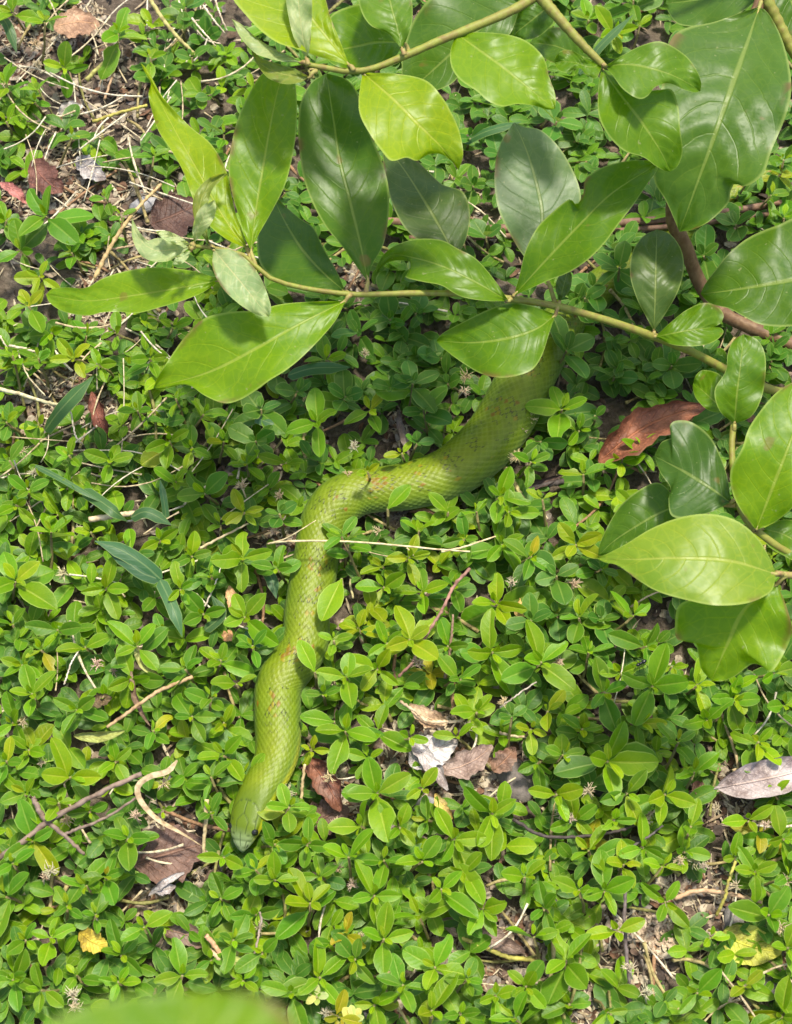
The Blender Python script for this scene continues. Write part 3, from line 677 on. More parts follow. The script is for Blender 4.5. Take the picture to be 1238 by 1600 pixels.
LAND = [("the snake's head", 380, 1295, 75), ("the snake's neck", 435, 1170, 85), ("the snake's middle", 480, 960, 85), ("the sharp bend of the snake", 510, 800, 85), ("the thick part of the snake", 720, 730, 105),
        ('the reddish dead leaf', 1015, 672, 95), ('the curled brown leaf by the snake', 515, 1235, 70), ('the broad brown leaf and curled dry grass', 265, 1320, 95), ('the grey dry leaf', 1200, 1210, 85), ('the pile of grey and tan leaf scraps', 720, 1190, 95),
        ('the forked twig', 75, 1285, 85), ('the yellow fallen leaf', 148, 1467, 70), ('the pale lime shrub leaf', 1020, 935, 75), ('the red-brown crumpled leaf', 150, 645, 65), ('the dark brown dead leaf', 270, 335, 75), ('the blue-green grass blades', 230, 920, 80), ('the tan straw', 680, 862, 60), ('the reddish bare stem', 690, 975, 70), ('the large pale yellow-green fallen leaf', 1165, 1470, 70), ('the hanging wavy shrub leaf', 400, 640, 70), ('the dark upright twig', 978, 1450, 80), ('the dark grey stone', 572, 1572, 70), ('the orange broken stem', 345, 1495, 70), ('the tan-brown dead leaf', 120, 38, 75), ('the thick pale straw', 45, 620, 65), ('the pinkish tan runner', 1120, 1395, 60), ('the thick yellow-green runner', 780, 1490, 60), ('the dry vine stems', 780, 360, 80), ('the veined leaf over the snake', 700, 570, 70), ('the pink dead leaf', 20, 300, 60), ('the dark curved twig', 900, 1308, 70), ('the big glossy shrub leaf', 1100, 300, 90)]
def lmword(px, py):
    best = None
    for nme, x, y, r in LAND:
        d = math.hypot(px-x, py-y)/r
        if d < 1 and (best is None or d < best[0]): best = (d, nme)
    if best: return 'beside '+best[1]
    for nme, x, y, r in LAND:
        d = math.hypot(px-x, py-y)/r
        if d < 2.1 and (best is None or d < best[0]): best = (d, nme)
    return 'not far from '+best[1] if best else None
def tint(c, a=.16):
    k = 1+rnd.uniform(-a, a); return (c[0]*k*(1+rnd.uniform(-.16, .16)), c[1]*k, c[2]*k*(1+rnd.uniform(-.3, .3)))
NSPR = 0
def sprig(px, py, r, rot=None, tone='g', h=None, label=None, npair=None):
    global NSPR
    NSPR += 1
    r *= 1.47
    if rot is None: rot = rnd.uniform(0, 90)
    if h is None: h = rnd.uniform(.012, .026)+.00012*r
    c = at(px, py, h)
    sc = mpp(px, py, h); ln = r*sc
    nrm = Vector((rnd.gauss(0, .24), rnd.gauss(0, .24), 1)).normalized()
    foot = c-nrm*(h/nrm.z); foot.z = 0.0
    root = empty('creeping_sprig', foot)
    root.rotation_mode = 'QUATERNION'; root.rotation_quaternion = Vector((0, 0, 1)).rotation_difference(nrm)
    lm = lmword(px, py)
    size = 'large' if r > 47 else ('small' if r < 32 else 'medium-sized')
    lab = label or ('%s %s creeping sprig %s' % (size, TWORD[tone], lm if lm else 'in the mat of ground cover'))
    tag(root, lab, 'plant', 'creeping ground-cover sprigs')
    top = Vector((0, 0, h/nrm.z))
    st = obj('stem', STEMS[NSPR % 3], root)
    # shear the unit stem so that it reaches the rosette
    st.rotation_mode = 'QUATERNION'; st.rotation_quaternion = Vector((0, 0, 1)).rotation_difference(top.normalized()); st.scale = (1, 1, top.length)
    a0 = math.radians(rot)
    k = npair if npair else rnd.choice([2, 3, 3, 4, 4])
    lay = [(.42, 58, 0, .0015), (.80, 32, 90, 0), (1.0, 15, 0, -.003), (.95, 3, 90, -.007), (.85, -8, 45, -.011)]
    pool = BROADS if tone == 'd' else LEAFS
    for li in range(k):
        f, el, da, dz = lay[li]
        for sgn in (0, 180):
            if li > 1 and rnd.random() < .12: continue
            az = a0+math.radians(da+sgn+rnd.uniform(-24, 24)); e = math.radians(el+rnd.uniform(-20, 20))
            lf = obj('leaf', rnd.choice(pool if li < 3 or rnd.random() < .5 else BROADS), root)
            base = TONES[tone]
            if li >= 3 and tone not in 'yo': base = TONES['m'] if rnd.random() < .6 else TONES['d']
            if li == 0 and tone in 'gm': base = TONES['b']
            if rnd.random() < .02 and tone not in 'd': base = TONES['y']
            if rnd.random() < .005: base = TONES['o']
            cc = tint(base); lf.color = (*cc, 1)
            s_ = ln*f*rnd.uniform(.70, 1.18)
            lf.location = top+Vector((0, 0, max(dz, -top.z+.003)))+Vector((-math.sin(az), math.cos(az), 0))*.0006
            lf.rotation_euler = (e, rnd.gauss(0, .25), az); lf.scale = (s_*rnd.uniform(.9, 1.12), s_, s_)
            # keep the tip above the soil
    return root

SPR = [(100,105,26,10,'m'),(60,140,26,40,'g'),(8,130,28,0,'g'),(112,215,34,30,'m'),(240,245,24,0,'m'),(250,120,40,20,'d'),(185,52,42,60,'g'),(70,35,34,20,'g'),(290,12,26,10,'d'),(285,45,20,0,'d'),(10,190,24,50,'g'),(55,160,24,0,'m'),(20,20,34,70,'g'),(300,90,24,20,'d'),(235,90,20,0,'g'),
 (72,337,46,35,'m'),(32,392,32,20,'m'),(62,432,30,60,'y'),(45,478,30,20,'g'),(180,520,24,0,'g'),(135,525,30,50,'m'),(80,520,26,10,'g'),(112,395,24,30,'m'),(165,310,26,0,'m'),(190,338,25,40,'m'),(10,345,25,0,'g'),(270,512,26,10,'g'),(20,555,28,30,'g'),(60,560,26,0,'m'),(225,505,24,0,'d'),
 (115,560,34,30,'y'),(155,570,26,0,'g'),(235,560,28,10,'g'),(62,665,28,20,'y'),(10,660,28,0,'m'),(108,712,24,45,'g'),(173,720,32,5,'g'),(265,690,38,20,'g'),(70,748,24,20,'m'),(105,762,24,0,'g'),(45,765,28,45,'m'),(215,642,24,0,'m'),(275,622,20,0,'g'),(25,790,28,30,'g'),(90,805,30,10,'b'),(275,752,24,60,'g'),(300,700,24,0,'m'),(15,720,28,30,'m'),
 (24,908,48,40,'g'),(80,832,36,30,'g'),(142,832,28,10,'b'),(165,920,42,10,'g'),(133,1012,36,15,'g'),(250,845,32,40,'g'),(282,920,26,20,'g'),(215,1010,38,50,'g'),(35,1040,30,70,'g'),(20,975,30,20,'m'),(205,1062,34,0,'g'),(90,985,36,5,'m'),(65,1015,30,50,'b'),(200,855,26,0,'g'),(255,985,24,20,'m'),(290,1045,30,0,'m'),
 (50,1085,36,20,'g'),(45,1172,30,0,'g'),(180,1190,30,25,'g'),(240,1142,28,60,'m'),(300,1120,32,10,'m'),(40,1240,36,40,'g'),(110,1215,42,15,'b'),(255,1266,22,0,'m'),(200,1310,38,20,'m'),(50,1315,40,10,'m'),(92,1255,28,0,'g'),(140,1268,26,20,'m'),(10,1190,32,0,'m'),(120,1110,34,50,'m'),(165,1090,36,10,'m'),(20,1130,30,40,'g'),
 (80,1466,36,5,'g'),(190,1492,36,30,'m'),(185,1535,28,70,'g'),(225,1450,40,25,'g'),(105,1415,30,40,'m'),(65,1548,38,80,'g'),(135,1385,34,20,'m'),(10,1400,42,10,'m'),(20,1532,42,5,'m'),(285,1525,38,0,'g'),(165,1370,36,0,'m'),(120,1525,30,60,'m'),(20,1350,36,30,'m'),(240,1560,30,0,'m'),(150,1430,26,10,'m'),(40,1470,34,60,'m'),
 (495,660,40,15,'g'),(447,724,38,0,'g'),(385,725,30,20,'g'),(510,562,36,10,'g'),(578,642,36,40,'m'),(320,772,40,20,'m'),(382,800,26,30,'y'),(318,648,28,0,'g'),(408,640,36,30,'d'),(437,802,22,0,'d'),(400,690,32,60,'d'),(465,612,28,10,'d'),(610,605,32,20,'d'),(540,620,30,0,'d'),(350,690,28,10,'m'),(345,820,30,50,'m'),(300,560,22,0,'g'),(430,580,26,20,'d'),
 (380,872,42,0,'g'),(383,965,44,35,'g'),(345,1032,32,60,'g'),(432,888,30,10,'m'),(330,900,28,0,'m'),(318,960,34,40,'m'),(370,1068,34,0,'g'),(395,1010,26,20,'m'),(300,870,26,20,'m'),(330,1090,30,50,'m'),(350,1130,28,40,'y'),
 (600,918,38,15,'g'),(545,845,32,60,'m'),(605,1006,26,30,'g'),(598,885,30,40,'y'),(522,1000,22,10,'g'),(560,982,36,85,'y'),(540,1058,36,0,'g'),(590,1045,36,70,'b'),(560,1095,28,20,'m'),(640,1000,38,45,'y'),(505,1085,28,0,'m'),
 (345,1405,30,30,'m'),(485,1412,48,30,'b'),(540,1456,28,40,'o'),(430,1376,36,10,'g'),(500,1528,40,30,'g'),(380,1532,24,20,'g'),(600,1468,36,15,'g'),(455,1552,40,0,'g'),(410,1490,36,50,'m'),(585,1400,38,20,'g'),(365,1470,30,0,'m'),(330,1500,28,30,'m'),(555,1500,32,60,'m'),(520,1475,30,0,'m'),(585,1570,34,0,'g'),(400,1430,34,5,'m'),(530,1590,26,0,'o'),
 (350,1180,42,35,'g'),(330,1215,32,0,'m'),(452,1262,32,10,'g'),(487,1172,22,0,'y'),(590,1240,48,20,'g'),(545,1340,44,10,'g'),(625,1292,36,50,'g'),(565,1292,38,30,'g'),(600,1345,36,0,'m'),(540,1142,42,5,'g'),(590,1140,36,40,'g'),(430,1320,26,20,'m'),(480,1320,34,0,'m'),(350,1340,38,0,'b'),(400,1360,30,20,'m'),(500,1370,28,0,'m'),(330,1270,26,30,'m'),(575,1185,32,0,'g'),(660,1345,38,30,'g'),
 (645,600,38,20,'d'),(662,642,40,40,'d'),(652,692,26,0,'d'),(630,715,22,20,'y'),(878,640,44,0,'g'),(905,672,30,60,'g'),(830,722,28,0,'m'),(845,690,30,30,'d'),(782,775,34,0,'g'),(795,800,38,70,'g'),(912,742,38,5,'m'),(848,780,24,10,'y'),(745,800,24,40,'g'),(700,600,30,0,'d'),
 (785,850,38,30,'g'),(655,830,30,10,'g'),(660,925,34,20,'g'),(775,942,42,0,'b'),(770,1020,42,15,'g'),(846,1035,44,35,'g'),(905,965,38,10,'m'),(640,872,32,0,'y'),(870,900,38,30,'d'),(725,842,26,0,'m'),(830,870,36,60,'m'),(710,915,30,0,'m'),(900,850,34,40,'y'),(700,1010,28,10,'m'),(830,970,30,0,'d'),(720,1060,30,40,'m'),(920,1020,34,20,'m'),(870,960,30,0,'d'),
 (745,1112,40,15,'g'),(715,1152,32,0,'g'),(770,1272,50,10,'g'),(660,1232,34,40,'y'),(710,1312,44,20,'g'),(870,1242,36,0,'b'),(840,1192,32,20,'m'),(856,1112,38,80,'y'),(900,1282,34,30,'g'),(640,1152,34,10,'g'),(668,1282,30,60,'m'),(880,1180,34,0,'m'),(800,1120,28,30,'d'),(830,1140,24,0,'y'),(690,1390,44,30,'g'),
 (725,1362,38,20,'g'),(755,1420,44,35,'g'),(835,1465,46,30,'g'),(820,1370,38,10,'g'),(680,1512,40,60,'g'),(675,1580,50,20,'g'),(775,1556,34,0,'g'),(822,1542,30,40,'g'),(655,1432,46,15,'g'),(885,1500,40,45,'g'),(905,1392,34,0,'g'),(805,1592,38,20,'g'),(730,1530,30,0,'m'),(890,1570,42,10,'m'),(630,1540,36,0,'m'),(850,1420,34,30,'m'),(720,1585,34,0,'m'),
 (990,962,38,40,'g'),(970,1052,38,0,'g'),(1050,1042,28,10,'g'),(1210,1052,38,30,'g'),(940,968,34,0,'d'),(1010,1010,34,60,'m'),(1090,1070,30,0,'b'),(1150,1075,28,20,'b'),(940,890,26,0,'d'),
 (950,1190,56,15,'g'),(1105,1125,52,30,'g'),(1040,1242,44,10,'b'),(1085,1207,44,35,'g'),(1170,1282,46,25,'b'),(1186,1160,34,50,'b'),(1080,1292,36,40,'g'),(1020,1072,42,0,'g'),(960,1282,34,10,'g'),(945,1082,42,20,'m'),(1226,1102,36,0,'g'),(1000,1130,36,0,'m'),(980,1240,36,40,'m'),(1145,1095,34,0,'g'),(1060,1160,34,20,'m'),(910,1140,34,0,'m'),(1225,1310,36,10,'g'),(1210,1240,24,0,'g'),
 (1035,1355,38,20,'b'),(965,1455,54,10,'b'),(1110,1466,30,30,'b'),(1090,1552,50,40,'m'),(1180,1362,38,15,'g'),(1202,1430,42,70,'m'),(1232,1482,34,0,'g'),(945,1392,38,0,'g'),(950,1582,42,20,'g'),(1222,1590,36,0,'g'),(1165,1540,36,45,'y'),(1005,1325,34,0,'g'),(920,1330,38,30,'g'),(1070,1330,30,0,'g'),(1230,1370,34,30,'m'),(1040,1410,36,55,'g'),(975,1350,30,10,'y'),(1150,1340,26,0,'g'),
 (960,590,40,10,'d'),(1150,350,30,0,'d'),(1205,305,28,20,'m'),(1100,400,32,0,'d'),(962,392,34,30,'d'),(1000,460,32,10,'d'),(1180,235,26,0,'d'),(1225,320,30,40,'d'),(1050,572,34,0,'d'),(972,722,38,10,'g'),(1002,700,30,60,'g'),(1205,562,32,0,'d'),(930,650,24,20,'d'),(990,790,30,20,'g'),(1010,860,30,0,'d'),(1215,430,30,0,'d'),(1060,880,30,0,'d'),(1180,1020,28,0,'m'),
 (960,50,30,20,'b'),(920,30,26,0,'g'),(1000,40,28,40,'b'),(990,0,30,0,'m'),(740,290,24,10,'d'),(760,370,34,20,'d'),(650,560,30,0,'d'),(560,520,32,30,'d'),(610,500,32,10,'d'),(690,560,36,0,'d'),(540,480,28,0,'d'),(905,220,30,20,'d'),(870,190,34,0,'d'),(735,215,30,30,'d'),(650,490,30,60,'d'),(780,240,26,0,'d'),(1225,340,30,0,'m'),(1220,270,24,0,'y'),(920,150,26,10,'d'),(445,300,24,0,'d'),(330,150,22,0,'d'),(320,60,26,20,'d'),(350,210,26,0,'m')]
taken = []
for x, y, r, ro, tn in SPR:
    g = snake_gap(x, y)
    if g < 6 and y > 560: 
        # nudge plants growing right against the snake outward
        dd = np.hypot(SC[:, 0]-x, SC[:, 1]-y); i = int(dd.argmin()); vx, vy = x-SC[i, 0], y-SC[i, 1]; l_ = math.hypot(vx, vy)+1e-6
        x, y = SC[i, 0]+vx/l_*(SC[i, 2]+10), SC[i, 1]+vy/l_*(SC[i, 2]+10)
    if 560 < y < 1240 and snake_gap(x, y) < 24: hh = rnd.uniform(.024, .031)
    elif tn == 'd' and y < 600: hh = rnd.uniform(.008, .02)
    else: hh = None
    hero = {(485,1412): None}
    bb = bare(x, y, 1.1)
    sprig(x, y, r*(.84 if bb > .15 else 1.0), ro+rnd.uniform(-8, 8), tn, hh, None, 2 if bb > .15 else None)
    taken.append((x, y, r))
print('sprigs', NSPR)
# leaves of plants that lie across the snake
OVER = [(886,548,40,2,'d',"tall blue-green broad-leaved sprig standing against the snake under the branch"), (914,466,36,40,'d',"blue-green broad-leaved sprig over the snake behind the branch"), (928,452,34,20,'d',"blue-green sprig growing over the snake's hidden hind part"), (968,418,32,60,'d',"blue-green sprig over the snake beside the woody stem"), (900,470,28,40,'d',"blue-green sprig over the snake right below the branch"), (1185,262,26,0,'m','sprig beside the big glossy shrub leaf over the vine stems'), (1225,250,28,50,'m','sprig past the big glossy shrub leaf and vine stems'), (575,738,24,20,'y',"yellow sprig standing at the snake's bend with leaves over its back"), (534,838,28,60,'m',"sprig whose leaves cross the snake under the tan straw")]
for x, y, r, ro, tn, lb in OVER: sprig(x, y, r, ro, tn, .038 if y > 600 else .031, lb, 3)
def lone_leaf(base, tip, zb, zt, tone, label, wide=.95):
    p0 = at(*base, zb); p1 = at(*tip, zt); d = p1-p0
    root = empty('creeping_sprig', Vector((p0.x, p0.y, gz(p0.x, p0.y)))); tag(root, label, 'plant', 'creeping ground-cover sprigs')
    st = obj('stem', STEMS[0], root); top = p0-root.location; st.scale = (1, 1, top.length)
    lf = obj('leaf', LEAFS[1], root, tint(TONES[tone], .05)); L_ = d.length
    lf.location = top; lf.rotation_euler = (math.asin(max(-1, min(1, d.z/L_))), 0, math.atan2(-d.x, d.y)); lf.scale = (L_*wide, L_, L_)
lone_leaf((534,905),(515-12,966),.030,.034,'b',"single folded leaf lying across the snake's middle")
lone_leaf((492,1050),(468,1000),.030,.036,'b',"single upright leaf lying over the snake behind its neck")
lone_leaf((522,1128),(470,1118),.022,.027,'g',"single leaf lying over the edge of the snake's neck")
lone_leaf((548,868),(512,862),.024,.030,'m',"single leaf over the snake just below the tan straw")
lone_leaf((392,1205),(412,1178),.020,.026,'g',"small leaf touching the snake's neck on its outer side")
lone_leaf((700,800),(672,770),.020,.028,'g',"single leaf over the snake's thick part at its belly")
lone_leaf((606,795),(640,757),.030,.036,'g',"single bright leaf lying on the snake beside the yellow sprig")

# ------------------------------------------------------------------ low mat of leaves below the sprigs (stuff)
def leaf_mass():
    r = random.Random(21); V = []; F = []; U = []; K = []
    prof = [(0, .08), (.18, .55), (.45, .96), (.72, 1.0), (.91, .66), (1.0, .14)]
    def add(c, az, el, ln, wd, col, fold):
        o = len(V)
        R = Matrix.Rotation(az, 3, 'Z') @ Matrix.Rotation(r.uniform(-.35, .35), 3, 'Y') @ Matrix.Rotation(el, 3, 'X')
        for s, q in prof:
            for u in (-1, 0, 1):
                p = R @ Vector((u*q*wd*ln, s*ln, (fold*abs(u)*q*wd-.25*s*s)*ln)); p = c+p
                if p.z < .0006: p.z = .0006+abs(r.gauss(0, .0006))
                V.append(p); U.append((u*.5+.5, s)); K.append((*col, 1))
        for i in range(len(prof)-1):
            for j in range(2): F.append((o+i*3+j, o+i*3+j+1, o+(i+1)*3+j+1, o+(i+1)*3+j))
    def rosette(c, size, dark):
        a0 = r.uniform(0, PI); k = r.choice([2, 2, 3])
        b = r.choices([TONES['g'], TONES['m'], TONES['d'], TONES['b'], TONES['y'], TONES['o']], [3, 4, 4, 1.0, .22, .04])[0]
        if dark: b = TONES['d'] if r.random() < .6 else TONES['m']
        for l in range(k):
            for sg in (0, PI):
                if r.random() < .12: continue
                kk = 1+r.uniform(-.2, .2)
                add(c+Vector((0, 0, -.0025*l)), a0+l*PI/2+sg+r.uniform(-.35, .35), math.radians([38, 14, 0][l]+r.uniform(-16, 16)), size*[.75, 1, 1][l]*r.uniform(.8, 1.15), r.uniform(.22, .32), (b[0]*kk, b[1]*kk, b[2]*kk), r.uniform(.2, .6))
    # in the picture
    n = 0
    for _ in range(6000):
        px, py = r.uniform(-140, 1380), r.uniform(-170, 1720)
        if r.random() < bare(px, py, 1.3)*1.15: continue
        inf = 0 < px < 1238 and 0 < py < 1600
        dens = .47
        if py < 560 and px < 330: dens = .30
        if px > 600 and py > 1330: dens = .42
        if r.random() > dens: continue
        dark = (py < 640 and px > 420)  # under the shrub: its shade is put into the mat's leaf colours
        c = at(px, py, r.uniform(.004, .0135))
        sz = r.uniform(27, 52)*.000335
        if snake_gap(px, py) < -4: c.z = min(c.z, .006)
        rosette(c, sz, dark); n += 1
    # beyond the picture
    for _ in range(8500):
        x, y = r.uniform(-.85, .85), r.uniform(-.85, 1.05)
        if mnoise.noise(Vector((x*9, y*9, 2))) < -.5: continue
        d = at(619, 800, 0)
        # skip the part already planted (in picture coordinates)
        v = Vector((x, y, 0))-CAM; f = v.dot(FWD); k = 2*HF/1238
        px = 619+v.dot(RGT)/f/k; py = 800-v.dot(UPV)/f/k
        if -100 < px < 1340 and -130 < py < 1690: continue
        rosette(Vector((x, y, r.uniform(.006, .022))), r.uniform(.010, .018), False)
    o = obj('ground_cover', mesh('ground_cover', V, F, [M_MASS], U, True, None, K))
    tag(o, 'low mat of small oval green leaves covering the soil', 'ground cover', None, 'stuff')
leaf_mass()

# ------------------------------------------------------------------ litter (stuff)
def litter():
    r = random.Random(5); V = []; F = []; K = []
    pal = [(.16, .115, .085), (.10, .065, .045), (.26, .20, .145), (.33, .28, .21), (.20, .17, .145), (.055, .04, .032), (.40, .34, .25), (.16, .085, .05)]
    def chip(c, az, ln, wd, th, col):
        o = len(V); R = Matrix.Rotation(az, 3, 'Z') @ Matrix.Rotation(r.gauss(0, .3), 3, 'X') @ Matrix.Rotation(r.gauss(0, .35), 3, 'Y')
        cv = r.uniform(-.5, .5)
        for i, s in enumerate((-.5, -.15, .2, .5)):
            q = [.35, 1, .9, .3][i]*r.uniform(.8, 1.2)
            for u in (-1, 0, 1):
                p = c+R @ Vector((u*q*wd, s*ln, cv*s*s*ln-abs(u)*q*wd*.35+th)); p.z = max(p.z, gz(p.x, p.y)+.0003); V.append(p); kk = r.uniform(.85, 1.15); K.append((col[0]*kk, col[1]*kk, col[2]*kk, 1))
        for i in range(3):
            for j in range(2): F.append((o+i*3+j, o+i*3+j+1, o+(i+1)*3+j+1, o+(i+1)*3+j))
    def spot(): return r.uniform(-60, 1300), r.uniform(-60, 1660)
    for k in range(13000):
        if k % 3:
            bx, by, br = r.choice(BARE); a = r.uniform(0, 6.28); d = br*1.25*math.sqrt(r.random()); px, py = bx+d*math.cos(a), by+d*math.sin(a)
        else: px, py = spot()
        p = at(px, py, 0); p.z = gz(p.x, p.y)+r.uniform(.0004, .0035)
        if r.random() < .35: chip(p, r.uniform(0, 6.28), r.uniform(.006, .016), r.uniform(.0003, .0008), .0004, r.choice([(.42, .35, .23), (.34, .27, .17), (.50, .43, .30), (.22, .16, .10)]))
        else: chip(p, r.uniform(0, 6.28), r.uniform(.003, .009), r.uniform(.0008, .0028), .0004, r.choice(pal))
    # pale seed husks in the bare hollow
    for k in range(420):
        a = r.uniform(0, 6.28); d = 42*math.sqrt(r.random()); p = at(1032+d*math.cos(a)*.9, 1462+d*math.sin(a)*.7, 0); p.z = gz(p.x, p.y)+r.uniform(.001, .006)
        chip(p, r.uniform(0, 6.28), r.uniform(.003, .0045), r.uniform(.0006, .0009), .0008, r.choice([(.50, .40, .28), (.42, .32, .22), (.34, .25, .17)]))
    # grit
    o = obj('leaf_litter', mesh('leaf_litter', V, F, [M_FLAKE], None, True, None, K))
    tag(o, 'brown and straw-coloured litter of broken leaves on the soil', 'litter', None, 'stuff')
litter()

def trailing():
    r = random.Random(77); V = []; F = []; K = []
    for k in range(460):
        px, py = r.uniform(-40, 1280), r.uniform(-40, 1640)
        if k > 330: px, py = r.uniform(-30, 380), r.uniform(-30, 760)
        dry = (px < 430 and py < 1050 and r.random() < .75) or r.random() < .25
        a = r.uniform(0, 6.28); ln = r.uniform(40, 150); z = r.uniform(.003, .011) if not dry else r.uniform(.004, .021)
        bnd = r.uniform(-.5, .5); ctrl = []
        for t in (0, .33, .66, 1):
            x = px+math.cos(a+bnd*t)*ln*t; y = py+math.sin(a+bnd*t)*ln*t
            ctrl.append(tuple(at(x, y, max(.0015, z+r.uniform(-.003, .003)))))
        if dry and snake_gap(px, py) < 60: continue
        P = [Vector(p) for p in crom(ctrl, 9)]; rr = r.uniform(.0003, .0006) if dry else r.uniform(.0006, .0010)
        tv, tf, _ = tube_data(P, [rr*(1+.35*(i % 4 == 0)) for i in range(9)], 5, len(V)); V += tv; F += tf
        c = r.choice([(.55, .47, .31), (.46, .37, .22), (.60, .54, .40)]) if dry else r.choice([(.30, .24, .10), (.26, .15, .08), (.20, .19, .06), (.34, .28, .12)])
        K += [(*c, 1)]*len(tv)
    tag(obj('trailing_stems', mesh('trailing_stems', V, F, [M_FLAKE], None, True, None, K)), 'tangle of thin creeping stems and dry straws between the sprigs', 'stems', None, 'stuff')
trailing()

# ------------------------------------------------------------------ dead leaves
def dead_leaf(base, tip, width, color, label, z=(.008, .012, .008), curl=.5, name='dead_leaf', mat=None, jag=.12, fold=.0, cat='leaf', group=None, stalk=0):
    r = random.Random(int(base[0]*7+base[1])); nl, nu = 22, 10
    b = Vector(base); t = Vector(tip); ax = (t-b); ln = ax.length; ax.normalize(); nr = Vector((-ax.y, ax.x))
    V = []; U = []; F = []; zb, zm, zt = z
    s1, s2, s3 = r.uniform(0, 6), r.uniform(0, 6), r.uniform(0, 6); bend = r.uniform(-.1, .1)*ln
    for i in range(nl+1):
        v = i/nl
        q = max(.03, math.sin(PI*min(1, v**.85*.97+.015))**.75)
        m = b+ax*(ln*v)+nr*(bend*math.sin(PI*v))
        zc = zb*(1-v)*(1-2*v)+zm*4*v*(1-v)+zt*v*(2*v-1)
        sc = mpp(m.x, m.y, zc)
        for j in range(nu+1):
            u = -1+2*j/nu
            e = q*width*.5*(1+jag*math.sin(v*17+s1+(2 if u > 0 else 0))+jag*.7*math.sin(v*41+s2+(1 if u > 0 else 0)))
            cu = curl*abs(u)
            p = m+nr*(e*u*(math.cos(cu*1.1)))
            zz = zc+e*sc*abs(u)*math.sin(cu*1.1)*.9+fold*e*sc*abs(u)+.0016*mnoise.noise(Vector((p.x*.05, p.y*.05, s3)))+.0009*mnoise.noise(Vector((p.x*.14, p.y*.14, s3)))
            w_ = at(p.x, p.y, zz)
            w_.z = max(w_.z, gz(w_.x, w_.y)+.0008); V.append(w_); U.append((u*.5+.5, v))
    for i in range(nl):
        for j in range(nu): F.append((i*(nu+1)+j, i*(nu+1)+j+1, (i+1)*(nu+1)+j+1, (i+1)*(nu+1)+j))
    if stalk:
        p0 = V[nu//2]; e_ = b-ax*stalk; p1 = at(e_.x, e_.y, max(.003, zb-.002))
        tv, tf, tu = tube_data([Vector(p1), (Vector(p0)+p1)*.5, Vector(p0)+Vector((0, 0, .0002)), Vector(V[3*(nu+1)+nu//2])], [.0006, .0007, .0008, .0004], 6, len(V)); V += tv; F += tf; U += tu
    o = obj(name, mesh(name, V, F, [mat or M_DEAD], U), None, color)
    tag(o, label, cat, group or 'dead leaves lying on the soil'); return o
BRN = (.17, .075, .04); RBR = (.23, .085, .045); TAN = (.36, .22, .13); GRY = (.34, .29, .26); LGR = (.46, .43, .41); DBR = (.095, .05, .035); YEL = (.55, .42, .04); YG = (.40, .42, .05)
dead_leaf((936,722),(1104,634),80,(.27,.105,.055),'reddish-brown dead leaf curled on the ground under the shrub',(.020,.030,.022),.7)
dead_leaf((478,1182),(532,1268),62,(.20,.085,.05),'curled brown dead leaf beside the snake\'s neck',(.010,.016,.012),.8)
dead_leaf((478,1300),(545,1262),60,(.13,.075,.055),'dull dark brown dead leaf below the curled one',(.006,.009,.007),.2)
dead_leaf((210,1352),(322,1318),92,(.16,.095,.07),'broad brown dead leaf beneath the curled dry grass blade',(.006,.010,.007),.25)
dead_leaf((143,612),(168,690),42,(.20,.075,.05),'crumpled red-brown dead leaf beside the wide grass blade',(.014,.020,.012),.9)
dead_leaf((236,350),(312,318),74,DBR,'dark brown dead leaf under the pale shrub tip',(.010,.014,.010),.35)
dead_leaf((84,42),(156,38),48,TAN,'tan-brown dead leaf among the thin plants',(.014,.018,.014),.3)
dead_leaf((1122,1231),(1300,1190),72,(.40,.34,.32),'pointed grey dry leaf with a long stalk',(.012,.020,.018),.55,stalk=45,jag=.03)
dead_leaf((640,1195),(715,1158),58,LGR,'pale grey weathered leaf scrap with spotted surface',(.008,.012,.010),.3)
dead_leaf((690,1205),(770,1165),50,(.34,.25,.20),'pinkish tan torn dead leaf in the pile of scraps',(.011,.015,.013),.5)
dead_leaf((770,1205),(806,1168),38,(.33,.19,.12),'orange-brown leaf scrap beside the flat grey stone',(.010,.015,.013),.4)
dead_leaf((640,1155),(700,1235),30,(.42,.38,.36),'narrow greyish leaf strip hanging over the scraps',(.010,.012,.009),.5)
dead_leaf((50,250),(98,300),52,(.16,.07,.05),'dark reddish dead leaf beside the big mid green sprig',(.010,.014,.010),.4)
dead_leaf((0,285),(42,318),20,(.50,.20,.17),'narrow pink dead leaf by the big mid green sprig',(.014,.016,.012),.5)
dead_leaf((255,1452),(330,1478),40,(.20,.12,.09),'brown dead leaf strip on the bare soil below the broad brown leaf',(.006,.010,.008),.5)
dead_leaf((232,1400),(292,1362),18,(.40,.37,.35),'thin grey shredded leaf strip below the broad brown leaf',(.008,.014,.010),.8)
dead_leaf((240,1392),(275,1385),22,(.45,.42,.40),'short pale grey leaf strip below the broad brown leaf',(.010,.013,.010),.6)
dead_leaf((124,1456),(168,1482),38,(.46,.36,.04),'yellow fallen leaf with a dark hole lying on the sprigs',(.020,.024,.020),.25)
dead_leaf((806,962),(830,930),28,(.62,.40,.12),'small orange-yellow fallen leaf in the shade',(.012,.016,.013),.3)
dead_leaf((680,1240),(708,1280),22,(.60,.45,.10),'narrow yellow withered leaf below the grey scraps',(.016,.018,.012),.6)
dead_leaf((1128,1460),(1222,1488),64,YG,'large pale yellow-green fallen leaf on the bare soil',(.010,.012,.010),.15,jag=.03,stalk=22)
dead_leaf((690,1438),(820,1488),46,(.26,.19,.15),'long grey-brown bark-like dead leaf under the sprigs',(.005,.009,.006),.45)
dead_leaf((795,765),(880,742),26,(.09,.06,.05),'dark rotten leaf roll beside the yellow runner',(.006,.010,.008),.9)
